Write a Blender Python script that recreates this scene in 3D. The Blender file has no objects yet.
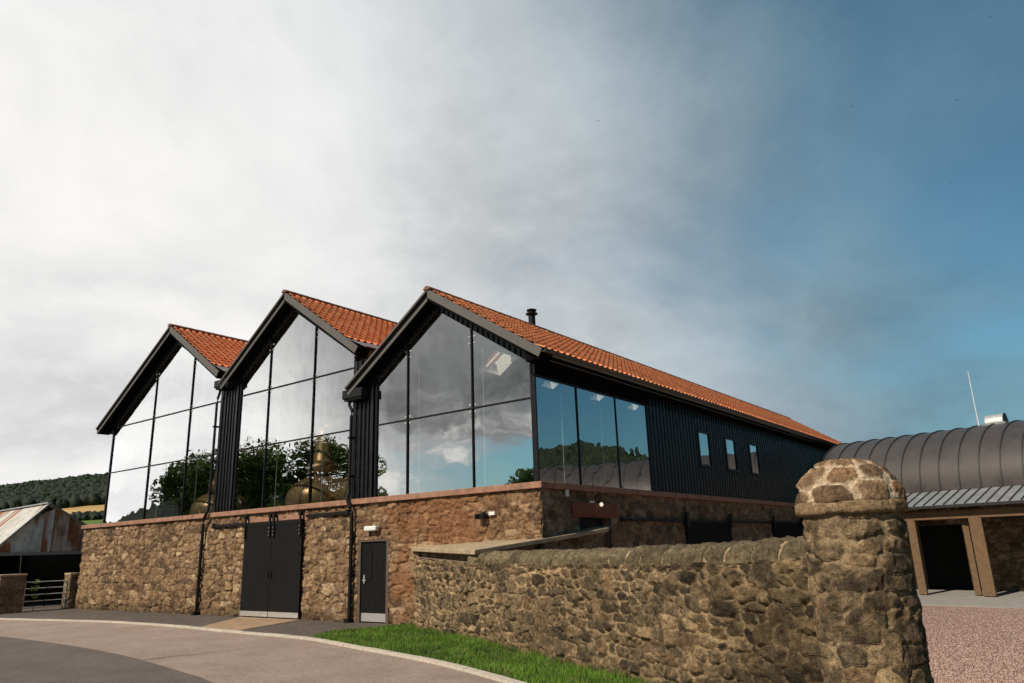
import bpy, math, random
import numpy as np
from mathutils import Vector, Matrix

# ------------------------------------------------------------------ camera, sky, sun, exposure
scene = bpy.context.scene
COL = scene.collection
R_ = math.radians

YAW, PITCH, ROLL = R_(37.064), R_(15.679), R_(-1.871)
cF = Vector((-math.sin(YAW) * math.cos(PITCH), math.cos(YAW) * math.cos(PITCH), math.sin(PITCH)))
cR0 = Vector((math.cos(YAW), math.sin(YAW), 0))
cU0 = cR0.cross(cF)
cR = cR0 * math.cos(ROLL) + cU0 * math.sin(ROLL)
cU = -cR0 * math.sin(ROLL) + cU0 * math.cos(ROLL)
cam_data = bpy.data.cameras.new('camera')
cam = bpy.data.objects.new('camera', cam_data)
COL.objects.link(cam)
M4 = Matrix((cR, cU, -cF)).transposed().to_4x4()
M4.translation = Vector((10.068, -14.221, 1.8))
cam.matrix_world = M4
cam_data.sensor_width = 36.0
cam_data.lens = 735.413 * 36.0 / 1024.0
cam_data.clip_start = 0.05
cam_data.clip_end = 4000
scene.camera = cam

SUN_AZ, SUN_EL = R_(189), R_(41)      # clockwise from +Y
sun_dir = Vector((math.sin(SUN_AZ) * math.cos(SUN_EL), math.cos(SUN_AZ) * math.cos(SUN_EL), math.sin(SUN_EL)))
sl = bpy.data.lights.new('sun', 'SUN')
sl.energy = 3.9
sl.angle = R_(0.8)
sl.color = (1.0, 0.90, 0.76)
so = bpy.data.objects.new('sun', sl)
so.rotation_mode = 'QUATERNION'
so.rotation_quaternion = sun_dir.to_track_quat('Z', 'Y')
so.location = (0, -30, 40)
COL.objects.link(so)

world = bpy.data.worlds.new('World')
scene.world = world
world.use_nodes = True


def build_world():
    nt = world.node_tree
    nt.nodes.clear()
    N, L = nt.nodes, nt.links

    def math_(op, a, b=None, c=None, clamp=False):
        n = N.new('ShaderNodeMath'); n.operation = op; n.use_clamp = clamp
        for i, v in enumerate((a, b, c)):
            if v is None: continue
            if isinstance(v, (int, float)): n.inputs[i].default_value = v
            else: L.new(v, n.inputs[i])
        return n.outputs[0]

    def sstep(v, lo, hi):
        n = N.new('ShaderNodeMapRange'); n.interpolation_type = 'SMOOTHSTEP'
        n.inputs['From Min'].default_value = lo; n.inputs['From Max'].default_value = hi
        L.new(v, n.inputs['Value']); return n.outputs['Result']

    def mix(f, a, b, bt='MIX'):
        n = N.new('ShaderNodeMix'); n.data_type = 'RGBA'; n.blend_type = bt
        if isinstance(f, (int, float)): n.inputs[0].default_value = f
        else: L.new(f, n.inputs[0])
        for i, v in ((6, a), (7, b)):
            if isinstance(v, tuple): n.inputs[i].default_value = (*v, 1)
            else: L.new(v, n.inputs[i])
        return n.outputs[2]

    def noise(vec, scale, detail, rough, dist=0.0):
        n = N.new('ShaderNodeTexNoise'); n.inputs['Scale'].default_value = scale
        n.inputs['Detail'].default_value = detail; n.inputs['Roughness'].default_value = rough
        n.inputs['Distortion'].default_value = dist
        L.new(vec, n.inputs['Vector']); return n.outputs[0]

    tc = N.new('ShaderNodeTexCoord')
    sep = N.new('ShaderNodeSeparateXYZ'); L.new(tc.outputs['Generated'], sep.inputs[0])
    x, y, z = sep.outputs
    den = math_('ADD', math_('MAXIMUM', z, 0.0), 0.34)
    px, py = math_('DIVIDE', x, den), math_('DIVIDE', y, den)
    cmb = N.new('ShaderNodeCombineXYZ'); L.new(px, cmb.inputs[0]); L.new(py, cmb.inputs[1])
    n1 = noise(cmb.outputs[0], 1.3, 8, 0.55, 0.4)
    n2 = noise(cmb.outputs[0], 1.5, 10, 0.56, 0.35)
    n3 = noise(cmb.outputs[0], 4.2, 12, 0.62, 0.25)
    sky = N.new('ShaderNodeTexSky'); sky.sky_type = 'NISHITA'; sky.sun_disc = False
    sky.sun_elevation = SUN_EL; sky.sun_rotation = SUN_AZ
    sky.air_density = 1.0; sky.dust_density = 0.6; sky.ozone_density = 2.0
    blue = mix(1.0, sky.outputs[0], SKY_TINT, 'MULTIPLY')
    blue = mix(sstep(math_('MULTIPLY', y, -1.0), 0.1, 0.7), blue, mix(1.0, blue, (0.85, 0.85, 0.92), 'MULTIPLY'))
    blue = mix(1.0, blue, mix(sstep(x, -0.15, 0.45), (1.0, 1.0, 1.0), (0.50, 0.52, 0.56)), 'MULTIPLY')
    # how much of the sky the cloud bank covers: solid in the west (-X), breaking up to the east
    west = math_('MULTIPLY', x, -1.0)
    cov = math_('ADD', math_('MULTIPLY', west, 1.75), math_('MULTIPLY', math_('SUBTRACT', n1, 0.5), 2.3))
    high = math_('MULTIPLY', math_('SUBTRACT', z, 0.38), 0.55)
    low = math_('MULTIPLY', math_('SUBTRACT', 1.0, sstep(z, 0.04, 0.40)), 0.72)
    high = math_('ADD', high, low)
    south = math_('MULTIPLY', math_('MAXIMUM', math_('MULTIPLY', y, -1.0), 0.0), -0.80)
    cov = math_('ADD', math_('ADD', cov, high), south)
    deck = math_('MULTIPLY', sstep(math_('MULTIPLY', y, -1.0), 0.35, 0.65), sstep(math_('ADD', z, math_('MULTIPLY', math_('SUBTRACT', n3, 0.5), 0.3)), 0.09, 0.24))
    cov = math_('ADD', cov, math_('MULTIPLY', deck, 1.2))
    gapb = math_('MULTIPLY', sstep(math_('MULTIPLY', y, -1.0), 0.58, 0.72), math_('SUBTRACT', 1.0, sstep(z, 0.12, 0.20)))
    cov = math_('SUBTRACT', cov, math_('MULTIPLY', gapb, 0.78))
    cov = sstep(math_('ADD', cov, 0.05), -0.22, 1.0)
    thick = sstep(n2, 0.30, 0.72)
    g = mix(thick, CLOUD_DARK, CLOUD_LIGHT)
    g = mix(math_('MULTIPLY', sstep(n3, 0.40, 0.70), 0.50), g, CLOUD_LIGHT)
    glow = sstep(west, 0.06, 0.84)
    g = mix(1.0, g, mix(glow, (0.21, 0.35, 0.44), (1.07, 1.06, 1.05)), 'MULTIPLY')
    sw_ = math_('ADD', math_('MULTIPLY', x, -0.95), math_('MULTIPLY', y, -0.31))
    lit = math_('MULTIPLY', sstep(sw_, 0.88, 0.97), math_('SUBTRACT', 1.0, sstep(z, 0.20, 0.50)))
    dull = math_('MULTIPLY', sstep(math_('MULTIPLY', y, -1.0), 0.50, 0.72), sstep(math_('ADD', z, math_('MULTIPLY', math_('SUBTRACT', n3, 0.5), 0.25)), 0.10, 0.22))
    n2c = sstep(noise(cmb.outputs[0], 2.6, 8, 0.55, 0.6), 0.36, 0.66)
    gain = math_('SUBTRACT', math_('ADD', 1.0, math_('MULTIPLY', lit, 0.85)), math_('MULTIPLY', dull, math_('SUBTRACT', 0.86, math_('MULTIPLY', n2c, 0.40))))
    gc = N.new('ShaderNodeCombineColor')
    for i in range(3): L.new(gain, gc.inputs[i])
    g = mix(1.0, g, gc.outputs[0], 'MULTIPLY')
    # low bright bank behind the viewer
    out = mix(cov, blue, g)
    cum = math_('MULTIPLY', sstep(math_('ADD', n3, math_('MULTIPLY', n1, 0.5)), 0.76, 0.94), sstep(math_('MULTIPLY', y, -1.0), 0.1, 0.6))
    cum = math_('MULTIPLY', cum, math_('SUBTRACT', 0.85, math_('MULTIPLY', sstep(z, 0.10, 0.26), 0.83)))
    out = mix(cum, out, (12.0, 11.8, 11.4))
    bg = N.new('ShaderNodeBackground'); bg.inputs['Strength'].default_value = 0.1
    L.new(out, bg.inputs['Color'])
    wo = N.new('ShaderNodeOutputWorld'); L.new(bg.outputs[0], wo.inputs[0])


SKY_TINT = (0.50, 0.84, 0.80)
CLOUD_DARK = (5.2, 5.3, 5.4)
CLOUD_LIGHT = (8.2, 8.15, 8.1)
build_world()
scene.view_settings.view_transform = 'Standard'
scene.view_settings.look = 'None'
scene.view_settings.exposure = 0.18
scene.view_settings.gamma = 1.0
scene.view_settings.use_curve_mapping = False

# ------------------------------------------------------------------ helpers
rng = random.Random(7)


def link(o, parent=None):
    COL.objects.link(o)
    if parent is not None: o.parent = parent
    return o


def tag(o, label=None, cat=None, group=None, kind=None):
    if label: o['label'] = label
    if cat: o['category'] = cat
    if group: o['group'] = group
    if kind: o['kind'] = kind
    return o


def empty(name, label=None, cat=None, loc=(0, 0, 0), group=None):
    o = bpy.data.objects.new(name, None)
    o.location = loc
    o.empty_display_size = 0.3
    link(o)
    return tag(o, label, cat, group)


def np_mesh(name, V, F, mat, parent=None, col=None, smooth=False):
    """V (n,3), F list/array of quads or tris. Coordinates are world; parents stand at their own origin."""
    me = bpy.data.meshes.new(name)
    V = np.asarray(V, float)
    off = np.array(parent_world(parent))
    Vl = V - off
    if isinstance(F, np.ndarray):
        k = F.shape[1]
        me.vertices.add(len(Vl)); me.vertices.foreach_set('co', Vl.astype(np.float32).ravel())
        me.loops.add(F.size); me.loops.foreach_set('vertex_index', F.astype(np.int32).ravel())
        me.polygons.add(len(F))
        me.polygons.foreach_set('loop_start', np.arange(0, F.size, k, dtype=np.int32))
        me.polygons.foreach_set('loop_total', np.full(len(F), k, np.int32))
        me.update(calc_edges=True)
    else:
        me.from_pydata([tuple(v) for v in Vl], [], F); me.update()
    if smooth: me.polygons.foreach_set('use_smooth', np.ones(len(me.polygons), bool))
    if col is not None:
        a = me.attributes.new('Col', 'FLOAT_COLOR', 'POINT')
        c = np.ones((len(V), 4), np.float32); c[:, :3] = col
        a.data.foreach_set('color', c.ravel())
    me.validate()
    if mat: me.materials.append(mat)
    o = bpy.data.objects.new(name, me)
    return link(o, parent)


def parent_world(p):
    v = Vector((0, 0, 0))
    while p is not None:
        v += p.location; p = p.parent
    return v


class MB:
    """collects closed shapes into one mesh"""
    def __init__(s): s.v = []; s.f = []
    def add(s, V, F):
        n = len(s.v); s.v += [tuple(p) for p in V]; s.f += [[i + n for i in q] for q in F]; return s
    def box(s, x0, x1, y0, y1, z0, z1):
        V = [(x, y, z) for z in (z0, z1) for y in (y0, y1) for x in (x0, x1)]
        return s.add(V, [[0, 2, 3, 1], [4, 5, 7, 6], [0, 1, 5, 4], [2, 6, 7, 3], [0, 4, 6, 2], [1, 3, 7, 5]])
    def bar(s, a, b, w, h, up=(0, 0, 1)):
        """rectangular bar from a to b; w across, h along up"""
        a, b = Vector(a), Vector(b); d = (b - a).normalized(); u = Vector(up)
        r = d.cross(u).normalized(); u = r.cross(d).normalized()
        V = []
        for p in (a, b):
            for sx, sz in ((-1, -1), (1, -1), (1, 1), (-1, 1)): V.append(p + r * (sx * w / 2) + u * (sz * h / 2))
        return s.add(V, [[0, 1, 2, 3], [7, 6, 5, 4], [0, 4, 5, 1], [1, 5, 6, 2], [2, 6, 7, 3], [3, 7, 4, 0]])
    def tube(s, pts, r, n=10, r1=None):
        pts = [Vector(p) for p in pts]; rings = []
        for i, p in enumerate(pts):
            d = (pts[min(i + 1, len(pts) - 1)] - pts[max(i - 1, 0)]).normalized()
            a = d.orthogonal().normalized() if abs(d.z) < .99 else Vector((1, 0, 0)); a = (a - d * a.dot(d)).normalized(); b = d.cross(a)
            rr = r if r1 is None else r + (r1 - r) * i / max(1, len(pts) - 1)
            rings.append([p + a * math.cos(t) * rr + b * math.sin(t) * rr for t in [2 * math.pi * k / n for k in range(n)]])
        V = [v for q in rings for v in q]; F = []
        for i in range(len(pts) - 1):
            for k in range(n): F.append([i * n + k, i * n + (k + 1) % n, (i + 1) * n + (k + 1) % n, (i + 1) * n + k])
        F.append(list(range(n))[::-1]); F.append([(len(pts) - 1) * n + k for k in range(n)])
        return s.add(V, F)
    def lathe(s, prof, c, n=32):
        V = []; F = []
        for r, z in prof:
            for k in range(n):
                t = 2 * math.pi * k / n; V.append((c[0] + r * math.cos(t), c[1] + r * math.sin(t), c[2] + z))
        for i in range(len(prof) - 1):
            for k in range(n): F.append([i * n + k, i * n + (k + 1) % n, (i + 1) * n + (k + 1) % n, (i + 1) * n + k])
        F.append(list(range(n))[::-1]); F.append([(len(prof) - 1) * n + k for k in range(n)])
        return s.add(V, F)
    def prism(s, poly, d):
        """poly: list of 3d points (planar), d: extrusion vector"""
        n = len(poly); d = Vector(d); P = [Vector(p) for p in poly]
        V = P + [p + d for p in P]
        F = [list(range(n))[::-1], list(range(n, 2 * n))] + [[i, (i + 1) % n, n + (i + 1) % n, n + i] for i in range(n)]
        return s.add(V, F)
    def build(s, name, mat, parent=None, bevel=0.0, smooth=False):
        o = np_mesh(name, s.v, s.f, mat, parent, smooth=smooth)
        if bevel:
            b = o.modifiers.new('bevel', 'BEVEL'); b.width = bevel; b.segments = 2; b.limit_method = 'ANGLE'
        return o


# ---- numpy noise
def h2(i, j, s):
    i = np.asarray(i).astype(np.int64); j = np.asarray(j).astype(np.int64)
    n = (i * 374761393 + j * 668265263 + int(s) * 982451653) & 0x7fffffff
    n = ((n ^ (n >> 13)) * 1274126177) & 0x7fffffff
    n = ((n ^ (n >> 16)) * 668265263) & 0x7fffffff
    return ((n ^ (n >> 15)) & 0xffffff) / float(0x1000000)


def vnoise(u, v, s):
    i, j = np.floor(u), np.floor(v); a, b = u - i, v - j
    a = a * a * (3 - 2 * a); b = b * b * (3 - 2 * b)
    return (h2(i, j, s) * (1 - a) + h2(i + 1, j, s) * a) * (1 - b) + (h2(i, j + 1, s) * (1 - a) + h2(i + 1, j + 1, s) * a) * b


def fbm(u, v, s, o=4):
    t = 0; a = .5; tot = 0
    for k in range(o):
        t = t + a * vnoise(u * 2 ** k, v * 2 ** k, s + k * 17); tot += a; a *= .5
    return t / tot


def ss(x, a, b):
    t = np.clip((x - a) / (b - a), 0, 1); return t * t * (3 - 2 * t)


def rubble(u, v, w, h, seed, warp=.25, p=3.2, wrap=None):
    """random rubble masonry: returns gap (0 in the joint), random per stone (2 values)"""
    uu = u + (fbm(u / (w * .9), v / (h * .9), seed + 3, 3) - .5) * w * warp * 2
    vv = v + (fbm(u / (w * .8) + 31, v / (h * .8), seed + 5, 3) - .5) * h * warp * 2
    j0 = np.floor(vv / h)
    f1 = np.full(u.shape, 9.); f2 = np.full(u.shape, 9.); r1 = np.zeros(u.shape); r2 = np.zeros(u.shape); ou = np.zeros(u.shape); ov = np.zeros(u.shape)
    for dj in (-1, 0, 1):
        j = j0 + dj
        sh = h2(j, j * 0 + 5, seed) * w
        i0 = np.floor((uu - sh) / w)
        for di in (-1, 0, 1):
            i = i0 + di
            ih = np.mod(i, wrap) if wrap else i
            cx = (i + .5 + (h2(ih, j, seed + 11) - .5) * .62) * w + sh
            cy = (j + .5 + (h2(ih, j, seed + 12) - .5) * .5) * h
            sz = h2(ih, j, seed + 13)
            d = ((np.abs(uu - cx) / w) ** p + (np.abs(vv - cy) / h) ** p) ** (1 / p) - (sz - .5) * .3
            ra, rb = h2(ih, j, seed + 14), h2(ih, j, seed + 15)
            new = d < f1
            f2 = np.where(new, f1, np.minimum(f2, d))
            r1 = np.where(new, ra, r1); r2 = np.where(new, rb, r2); ou = np.where(new, (uu - cx) / w, ou); ov = np.where(new, (vv - cy) / h, ov); f1 = np.where(new, d, f1)
    tilt = ou * (np.mod(r1 * 7.31, 1) - .5) * 1.1 + ov * (np.mod(r2 * 5.77, 1) - .5) * 1.1     # each face dressed at its own slant
    return f2 - f1, r1, r2, tilt


def palette(r, cols):
    cols = np.array(cols, float); n = len(cols); t = r * (n - 1); i = np.clip(np.floor(t).astype(int), 0, n - 2); f = (t - i)[..., None]
    return cols[i] * (1 - f) + cols[i + 1] * f


BUFF = [(.12, .072, .042), (.33, .215, .12), (.20, .12, .066), (.38, .25, .14), (.08, .052, .034), (.26, .155, .085), (.47, .34, .21)]
GREY = [(.055, .040, .027), (.14, .10, .060), (.25, .175, .10), (.075, .055, .036), (.31, .215, .12), (.17, .105, .058), (.42, .29, .16)]


def stone_skin(u, v, seed, w=.34, h=.2, cols=BUFF, mortar=(.30, .20, .11), depth=.05, joint=(.02, .11), wrap=None, smear=.5, warp=.25, ragw=1.0, colw=1.0):
    gap, ra, rb, tl = rubble(u, v, w, h, seed, warp, wrap=wrap)
    if wrap is None:      # bigger building stones here and there among the small rubble
        g2, ra2, rb2, tl2 = rubble(u + 9.7, v + 4.1, w * 1.55, h * 1.45, seed + 900, warp * .8)
        pick = fbm(u * .9 / w * .33, v * .9 / h * .25, seed + 910, 3) > .56
        gap = np.where(pick, g2 * 1.3, gap); ra = np.where(pick, ra2, ra); rb = np.where(pick, rb2, rb); tl = np.where(pick, tl2, tl)
    big = fbm(u * 1.1, v * 1.3, seed + 40, 3)
    fine = fbm(u * 16, v * 16, seed + 50, 4)
    mid = fbm(u * 5, v * 6, seed + 60, 4)
    lo = joint[0] + smear * .35 * ss(big, .42, .68)
    rag = fbm(u * 11, v * 13, seed + 65, 4)
    face = ss(gap + (mid - .5) * .20 * ragw + (rag - .5) * .22 * ragw, lo, lo + joint[1])
    pit = ss(fbm(u * 6.5, v * 8, seed + 80, 3), .62, .74)
    hgt = face * (.40 + .60 * rb + tl) * depth * .8 + (mid - .5) * depth * .25 + (rag - .5) * depth * .38 + (fine - .5) * depth * .45 - pit * depth * .35
    c = palette(np.clip(ra + (mid - .5) * .35 * colw + (rag - .5) * .25 * colw, 0, 1), cols) * (.6 + .8 * fine)[..., None] * (.8 + .4 * big)[..., None]
    m = np.array(mortar)[None] * (.7 + .6 * fbm(u * 9, v * 9, seed + 70, 3))[..., None]
    f = ss(face, .1, .8)[..., None]
    return hgt, m * (1 - f) + c * f


def grid_faces(nu, nv, closed=False, mask=None):
    i = np.arange(nu - (0 if closed else 1)); j = np.arange(nv - 1)
    I, J = np.meshgrid(i, j, indexing='ij'); I2 = (I + 1) % nu
    F = np.stack([I * nv + J, I2 * nv + J, I2 * nv + J + 1, I * nv + J + 1], -1).reshape(-1, 4)
    if mask is not None: F = F[mask.reshape(-1)]
    return F


def span(a, b, d):
    n = max(2, int(round((b - a) / d)) + 1); return np.linspace(a, b, n)


def cuts(a, b, d, ks):
    """samples a..b about d apart that include every value in ks"""
    ks = sorted([a, b] + [k for k in ks if a < k < b]); out = [np.array([a])]
    for p, q in zip(ks[:-1], ks[1:]): out.append(span(p, q, d)[1:])
    return np.concatenate(out)


# ------------------------------------------------------------------ materials
def mat(name, base=(.5, .5, .5), rough=.8, metal=0.0, var=0.0, nscale=8.0, bump=0.0, bscale=40.0, attr=False, spec=.5, coat=None):
    m = bpy.data.materials.new(name); m.use_nodes = True
    nt = m.node_tree; N, L = nt.nodes, nt.links; b = N['Principled BSDF']
    b.inputs['Roughness'].default_value = rough; b.inputs['Metallic'].default_value = metal
    b.inputs['Specular IOR Level'].default_value = spec
    b.inputs['Base Color'].default_value = (*base, 1)
    tc = N.new('ShaderNodeTexCoord')
    src = None
    if attr:
        a = N.new('ShaderNodeAttribute'); a.attribute_name = 'Col'; src = a.outputs['Color']
    if var:
        n = N.new('ShaderNodeTexNoise'); n.inputs['Scale'].default_value = nscale; n.inputs['Detail'].default_value = 8; n.inputs['Roughness'].default_value = .65
        L.new(tc.outputs['Object'], n.inputs['Vector'])
        r = N.new('ShaderNodeMapRange'); r.inputs[1].default_value = .3; r.inputs[2].default_value = .7
        r.inputs[3].default_value = 1 - var; r.inputs[4].default_value = 1 + var
        L.new(n.outputs[0], r.inputs[0])
        x = N.new('ShaderNodeMix'); x.data_type = 'RGBA'; x.blend_type = 'MULTIPLY'; x.inputs[0].default_value = 1
        if src is None: x.inputs[6].default_value = (*base, 1)
        else: L.new(src, x.inputs[6])
        L.new(r.outputs[0], x.inputs[7]); src = x.outputs[2]
        rr = N.new('ShaderNodeMapRange'); rr.inputs[1].default_value = .3; rr.inputs[2].default_value = .7
        rr.inputs[3].default_value = max(0, rough - .1); rr.inputs[4].default_value = min(1, rough + .1)
        L.new(n.outputs[0], rr.inputs[0]); L.new(rr.outputs[0], b.inputs['Roughness'])
    if src is not None: L.new(src, b.inputs['Base Color'])
    if bump:
        n = N.new('ShaderNodeTexNoise'); n.inputs['Scale'].default_value = bscale; n.inputs['Detail'].default_value = 8; n.inputs['Roughness'].default_value = .7
        L.new(tc.outputs['Object'], n.inputs['Vector'])
        bp = N.new('ShaderNodeBump'); bp.inputs['Strength'].default_value = bump; bp.inputs['Distance'].default_value = .02
        L.new(n.outputs[0], bp.inputs['Height']); L.new(bp.outputs[0], b.inputs['Normal'])
    return m


M = {}
def stone_mat():
    m = mat('rubble_stone', rough=.95, var=.5, nscale=22, bump=1.0, bscale=38, attr=True, spec=.15)
    nt = m.node_tree; N, L = nt.nodes, nt.links; b = N['Principled BSDF']
    src = b.inputs['Base Color'].links[0].from_socket
    tc = next(n for n in N if n.type == 'TEX_COORD')
    n = N.new('ShaderNodeTexNoise'); n.inputs['Scale'].default_value = 75; n.inputs['Detail'].default_value = 6; n.inputs['Roughness'].default_value = .75
    L.new(tc.outputs['Object'], n.inputs['Vector'])
    r = N.new('ShaderNodeMapRange'); r.inputs[1].default_value = .33; r.inputs[2].default_value = .67; r.inputs[3].default_value = .45; r.inputs[4].default_value = 1.5
    L.new(n.outputs[0], r.inputs[0])
    x = N.new('ShaderNodeMix'); x.data_type = 'RGBA'; x.blend_type = 'MULTIPLY'; x.inputs[0].default_value = 1
    L.new(src, x.inputs[6]); L.new(r.outputs[0], x.inputs[7]); L.new(x.outputs[2], b.inputs['Base Color'])
    bp = next(q for q in N if q.type == 'BUMP'); bp.inputs['Distance'].default_value = .035
    return m


M['stone'] = stone_mat()
M['core'] = mat('wall_core', (.2, .14, .09), .95)
M['sill'] = mat('red_sandstone', (.30, .155, .10), .85, var=.35, nscale=5, bump=.25, bscale=60)
M['flag'] = mat('flagstone', (.36, .27, .17), .9, var=.3, nscale=4, bump=.4, bscale=40)
M['tile'] = mat('clay_tile', rough=.7, var=.15, nscale=14, attr=True, bump=.1)
M['ridge'] = mat('ridge_tile', (.20, .085, .05), .75, var=.25, nscale=6)
M['black'] = mat('black_cladding', (.008, .008, .0095), .38, var=.25, nscale=3, spec=.38)
M['soffit'] = mat('black_soffit', (.0035, .0035, .0042), .8, var=.2, nscale=5, spec=.05)
M['timber_black'] = mat('black_painted_timber', (.0085, .008, .008), .75, var=.3, nscale=9, bump=.15, bscale=30, spec=.15)
M['fascia'] = mat('grey_fascia', (.095, .086, .078), .6, var=.15, nscale=3)
M['lead'] = mat('lead_flashing', (.17, .15, .155), .5, metal=.3, var=.25, nscale=7)
M['iron'] = mat('black_iron', (.006, .006, .007), .5, spec=.25, var=.2, nscale=10)
M['steel'] = mat('brushed_steel', (.62, .60, .57), .38, metal=.6, var=.12, nscale=12)
M['white'] = mat('white_enamel', (.75, .73, .70), .4)
M['plaster'] = mat('interior_plaster', (.30, .29, .27), .9, var=.08)
M['ceiling'] = mat('interior_ceiling', (.20, .195, .185), .9, var=.08)
M['floor'] = mat('interior_floor', (.10, .10, .10), .6)
M['copper'] = mat('burnished_copper', (.66, .42, .23), .38, metal=.5, var=.12, nscale=3)
M['zinc'] = mat('zinc_roof', (.064, .055, .052), .5, metal=.25, var=.16, nscale=1.4)
M['zinc_pale'] = mat('pale_zinc', (.33, .34, .35), .38, metal=.4, var=.12, nscale=2)
M['seam'] = mat('zinc_seam', (.035, .032, .032), .5, metal=.3)
M['oak'] = mat('oak_timber', (.15, .088, .042), .8, var=.3, nscale=6, bump=.3, bscale=20)
M['trunk'] = mat('bark', (.06, .045, .03), .95, var=.3, bump=.5, bscale=15)
M['leaf'] = mat('leaf', rough=.7, attr=True, spec=.25)
def translucent(m, k):
    nt = m.node_tree; N, L = nt.nodes, nt.links; b = N['Principled BSDF']; out = N['Material Output']
    t = N.new('ShaderNodeBsdfTranslucent'); L.new(b.inputs['Base Color'].links[0].from_socket, t.inputs[0])
    x = N.new('ShaderNodeMixShader'); x.inputs[0].default_value = k
    L.new(b.outputs[0], x.inputs[1]); L.new(t.outputs[0], x.inputs[2]); L.new(x.outputs[0], out.inputs[0])


M['tree_leaf'] = mat('tree_leaf', rough=.6, attr=True, spec=.3)
translucent(M['tree_leaf'], .45)
M['blade'] = mat('grass_blade', rough=.7, attr=True, spec=.2)
M['terrain'] = mat('farmland', rough=.95, attr=True, var=.2, nscale=.05, spec=.1)
M['tarmac_pale'] = mat('pale_tarmac', (.30, .225, .185), .92, var=.16, nscale=60, bump=.5, bscale=160, spec=.3)
M['tarmac_dark'] = mat('dark_tarmac', (.125, .102, .090), .92, var=.2, nscale=70, bump=.5, bscale=160, spec=.3)
M['apron'] = mat('apron_tarmac', (.105, .085, .070), .92, var=.35, nscale=6, bump=.5, bscale=120, spec=.3)
def mottle(m, scale, lo, hi):
    nt = m.node_tree; N, L = nt.nodes, nt.links; b = N['Principled BSDF']
    tc = next(n for n in N if n.type == 'TEX_COORD')
    n = N.new('ShaderNodeTexNoise'); n.inputs['Scale'].default_value = scale; n.inputs['Detail'].default_value = 5; n.inputs['Roughness'].default_value = .7
    L.new(tc.outputs['Object'], n.inputs['Vector'])
    r = N.new('ShaderNodeMapRange'); r.inputs[1].default_value = .33; r.inputs[2].default_value = .67; r.inputs[3].default_value = lo; r.inputs[4].default_value = hi
    L.new(n.outputs[0], r.inputs[0])
    x = N.new('ShaderNodeMix'); x.data_type = 'RGBA'; x.blend_type = 'MULTIPLY'; x.inputs[0].default_value = 1
    L.new(b.inputs['Base Color'].links[0].from_socket, x.inputs[6]); L.new(r.outputs[0], x.inputs[7]); L.new(x.outputs[2], b.inputs['Base Color'])


for k_ in ('tarmac_pale', 'tarmac_dark', 'apron'):
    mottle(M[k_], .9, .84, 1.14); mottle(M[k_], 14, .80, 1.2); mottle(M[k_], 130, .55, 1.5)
M['kerb'] = mat('kerb_concrete', (.50, .44, .36), .85, var=.2, nscale=9, bump=.3)
M['concrete'] = mat('path_concrete', (.33, .215, .13), .9, var=.35, nscale=4, bump=.3)
M['paving'] = mat('paving_concrete', (.30, .28, .245), .85, var=.15, nscale=3, bump=.2)
M['turf'] = mat('turf_soil', (.028, .05, .010), .95, var=.4, nscale=8, bump=.5)
M['gravel'] = mat('pink_gravel_bed', (.31, .205, .17), .95, var=.5, nscale=90, bump=1.0, bscale=70)
M['pebble'] = mat('pink_pebble', rough=.85, attr=True, spec=.3)
M['galv'] = mat('corrugated_sheet', rough=.65, attr=True, metal=.0, var=.2, nscale=4)
M['shed_dark'] = mat('weathered_boards', (.03, .026, .022), .9, var=.3)
M['bird'] = mat('dark_feather', (.02, .02, .02), .8)
M['fin'] = mat('fin_edge', (.62, .66, .62), .2, spec=.6)


mottle(M['flag'], 30, .6, 1.35); mottle(M['sill'], 30, .75, 1.25); mottle(M['turf'], 40, .6, 1.4)


def glass_mat():
    m = bpy.data.materials.new('reflective_glass'); m.use_nodes = True
    nt = m.node_tree; N, L = nt.nodes, nt.links; N.clear()
    out = N.new('ShaderNodeOutputMaterial')
    tr = N.new('ShaderNodeBsdfTransparent'); tr.inputs[0].default_value = (.90, .92, .90, 1)
    gl = N.new('ShaderNodeBsdfGlossy'); gl.inputs['Color'].default_value = (.97, .98, .97, 1); gl.inputs['Roughness'].default_value = 0.0
    fr = N.new('ShaderNodeFresnel'); fr.inputs['IOR'].default_value = 1.5
    a = N.new('ShaderNodeMath'); a.operation = 'ADD'; a.inputs[1].default_value = GLASS_REFL; a.use_clamp = True
    L.new(fr.outputs[0], a.inputs[0])
    ge = N.new('ShaderNodeNewGeometry')      # only the outer face of a pane mirrors
    inv = N.new('ShaderNodeMath'); inv.operation = 'SUBTRACT'; inv.inputs[0].default_value = 1.0; L.new(ge.outputs['Backfacing'], inv.inputs[1])
    mu = N.new('ShaderNodeMath'); mu.operation = 'MULTIPLY'; L.new(a.outputs[0], mu.inputs[0]); L.new(inv.outputs[0], mu.inputs[1])
    mx = N.new('ShaderNodeMixShader'); L.new(mu.outputs[0], mx.inputs[0]); L.new(tr.outputs[0], mx.inputs[1]); L.new(gl.outputs[0], mx.inputs[2])
    tc = N.new('ShaderNodeTexCoord'); n = N.new('ShaderNodeTexNoise'); n.inputs['Scale'].default_value = .8; n.inputs['Detail'].default_value = 2
    L.new(tc.outputs['Object'], n.inputs['Vector'])
    b = N.new('ShaderNodeBump'); b.inputs['Strength'].default_value = .12; b.inputs['Distance'].default_value = .06
    L.new(n.outputs[0], b.inputs['Height']); L.new(b.outputs[0], gl.inputs['Normal'])
    L.new(mx.outputs[0], out.inputs[0])
    return m


GLASS_REFL = .50
M['glass'] = glass_mat()


def lamp_mat():
    m = mat('lamp_glass', (.9, .88, .8), .3)
    b = m.node_tree.nodes['Principled BSDF']
    b.inputs['Emission Color'].default_value = (1, .86, .62, 1); b.inputs['Emission Strength'].default_value = .7
    return m


M['lamp'] = lamp_mat()

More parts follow.
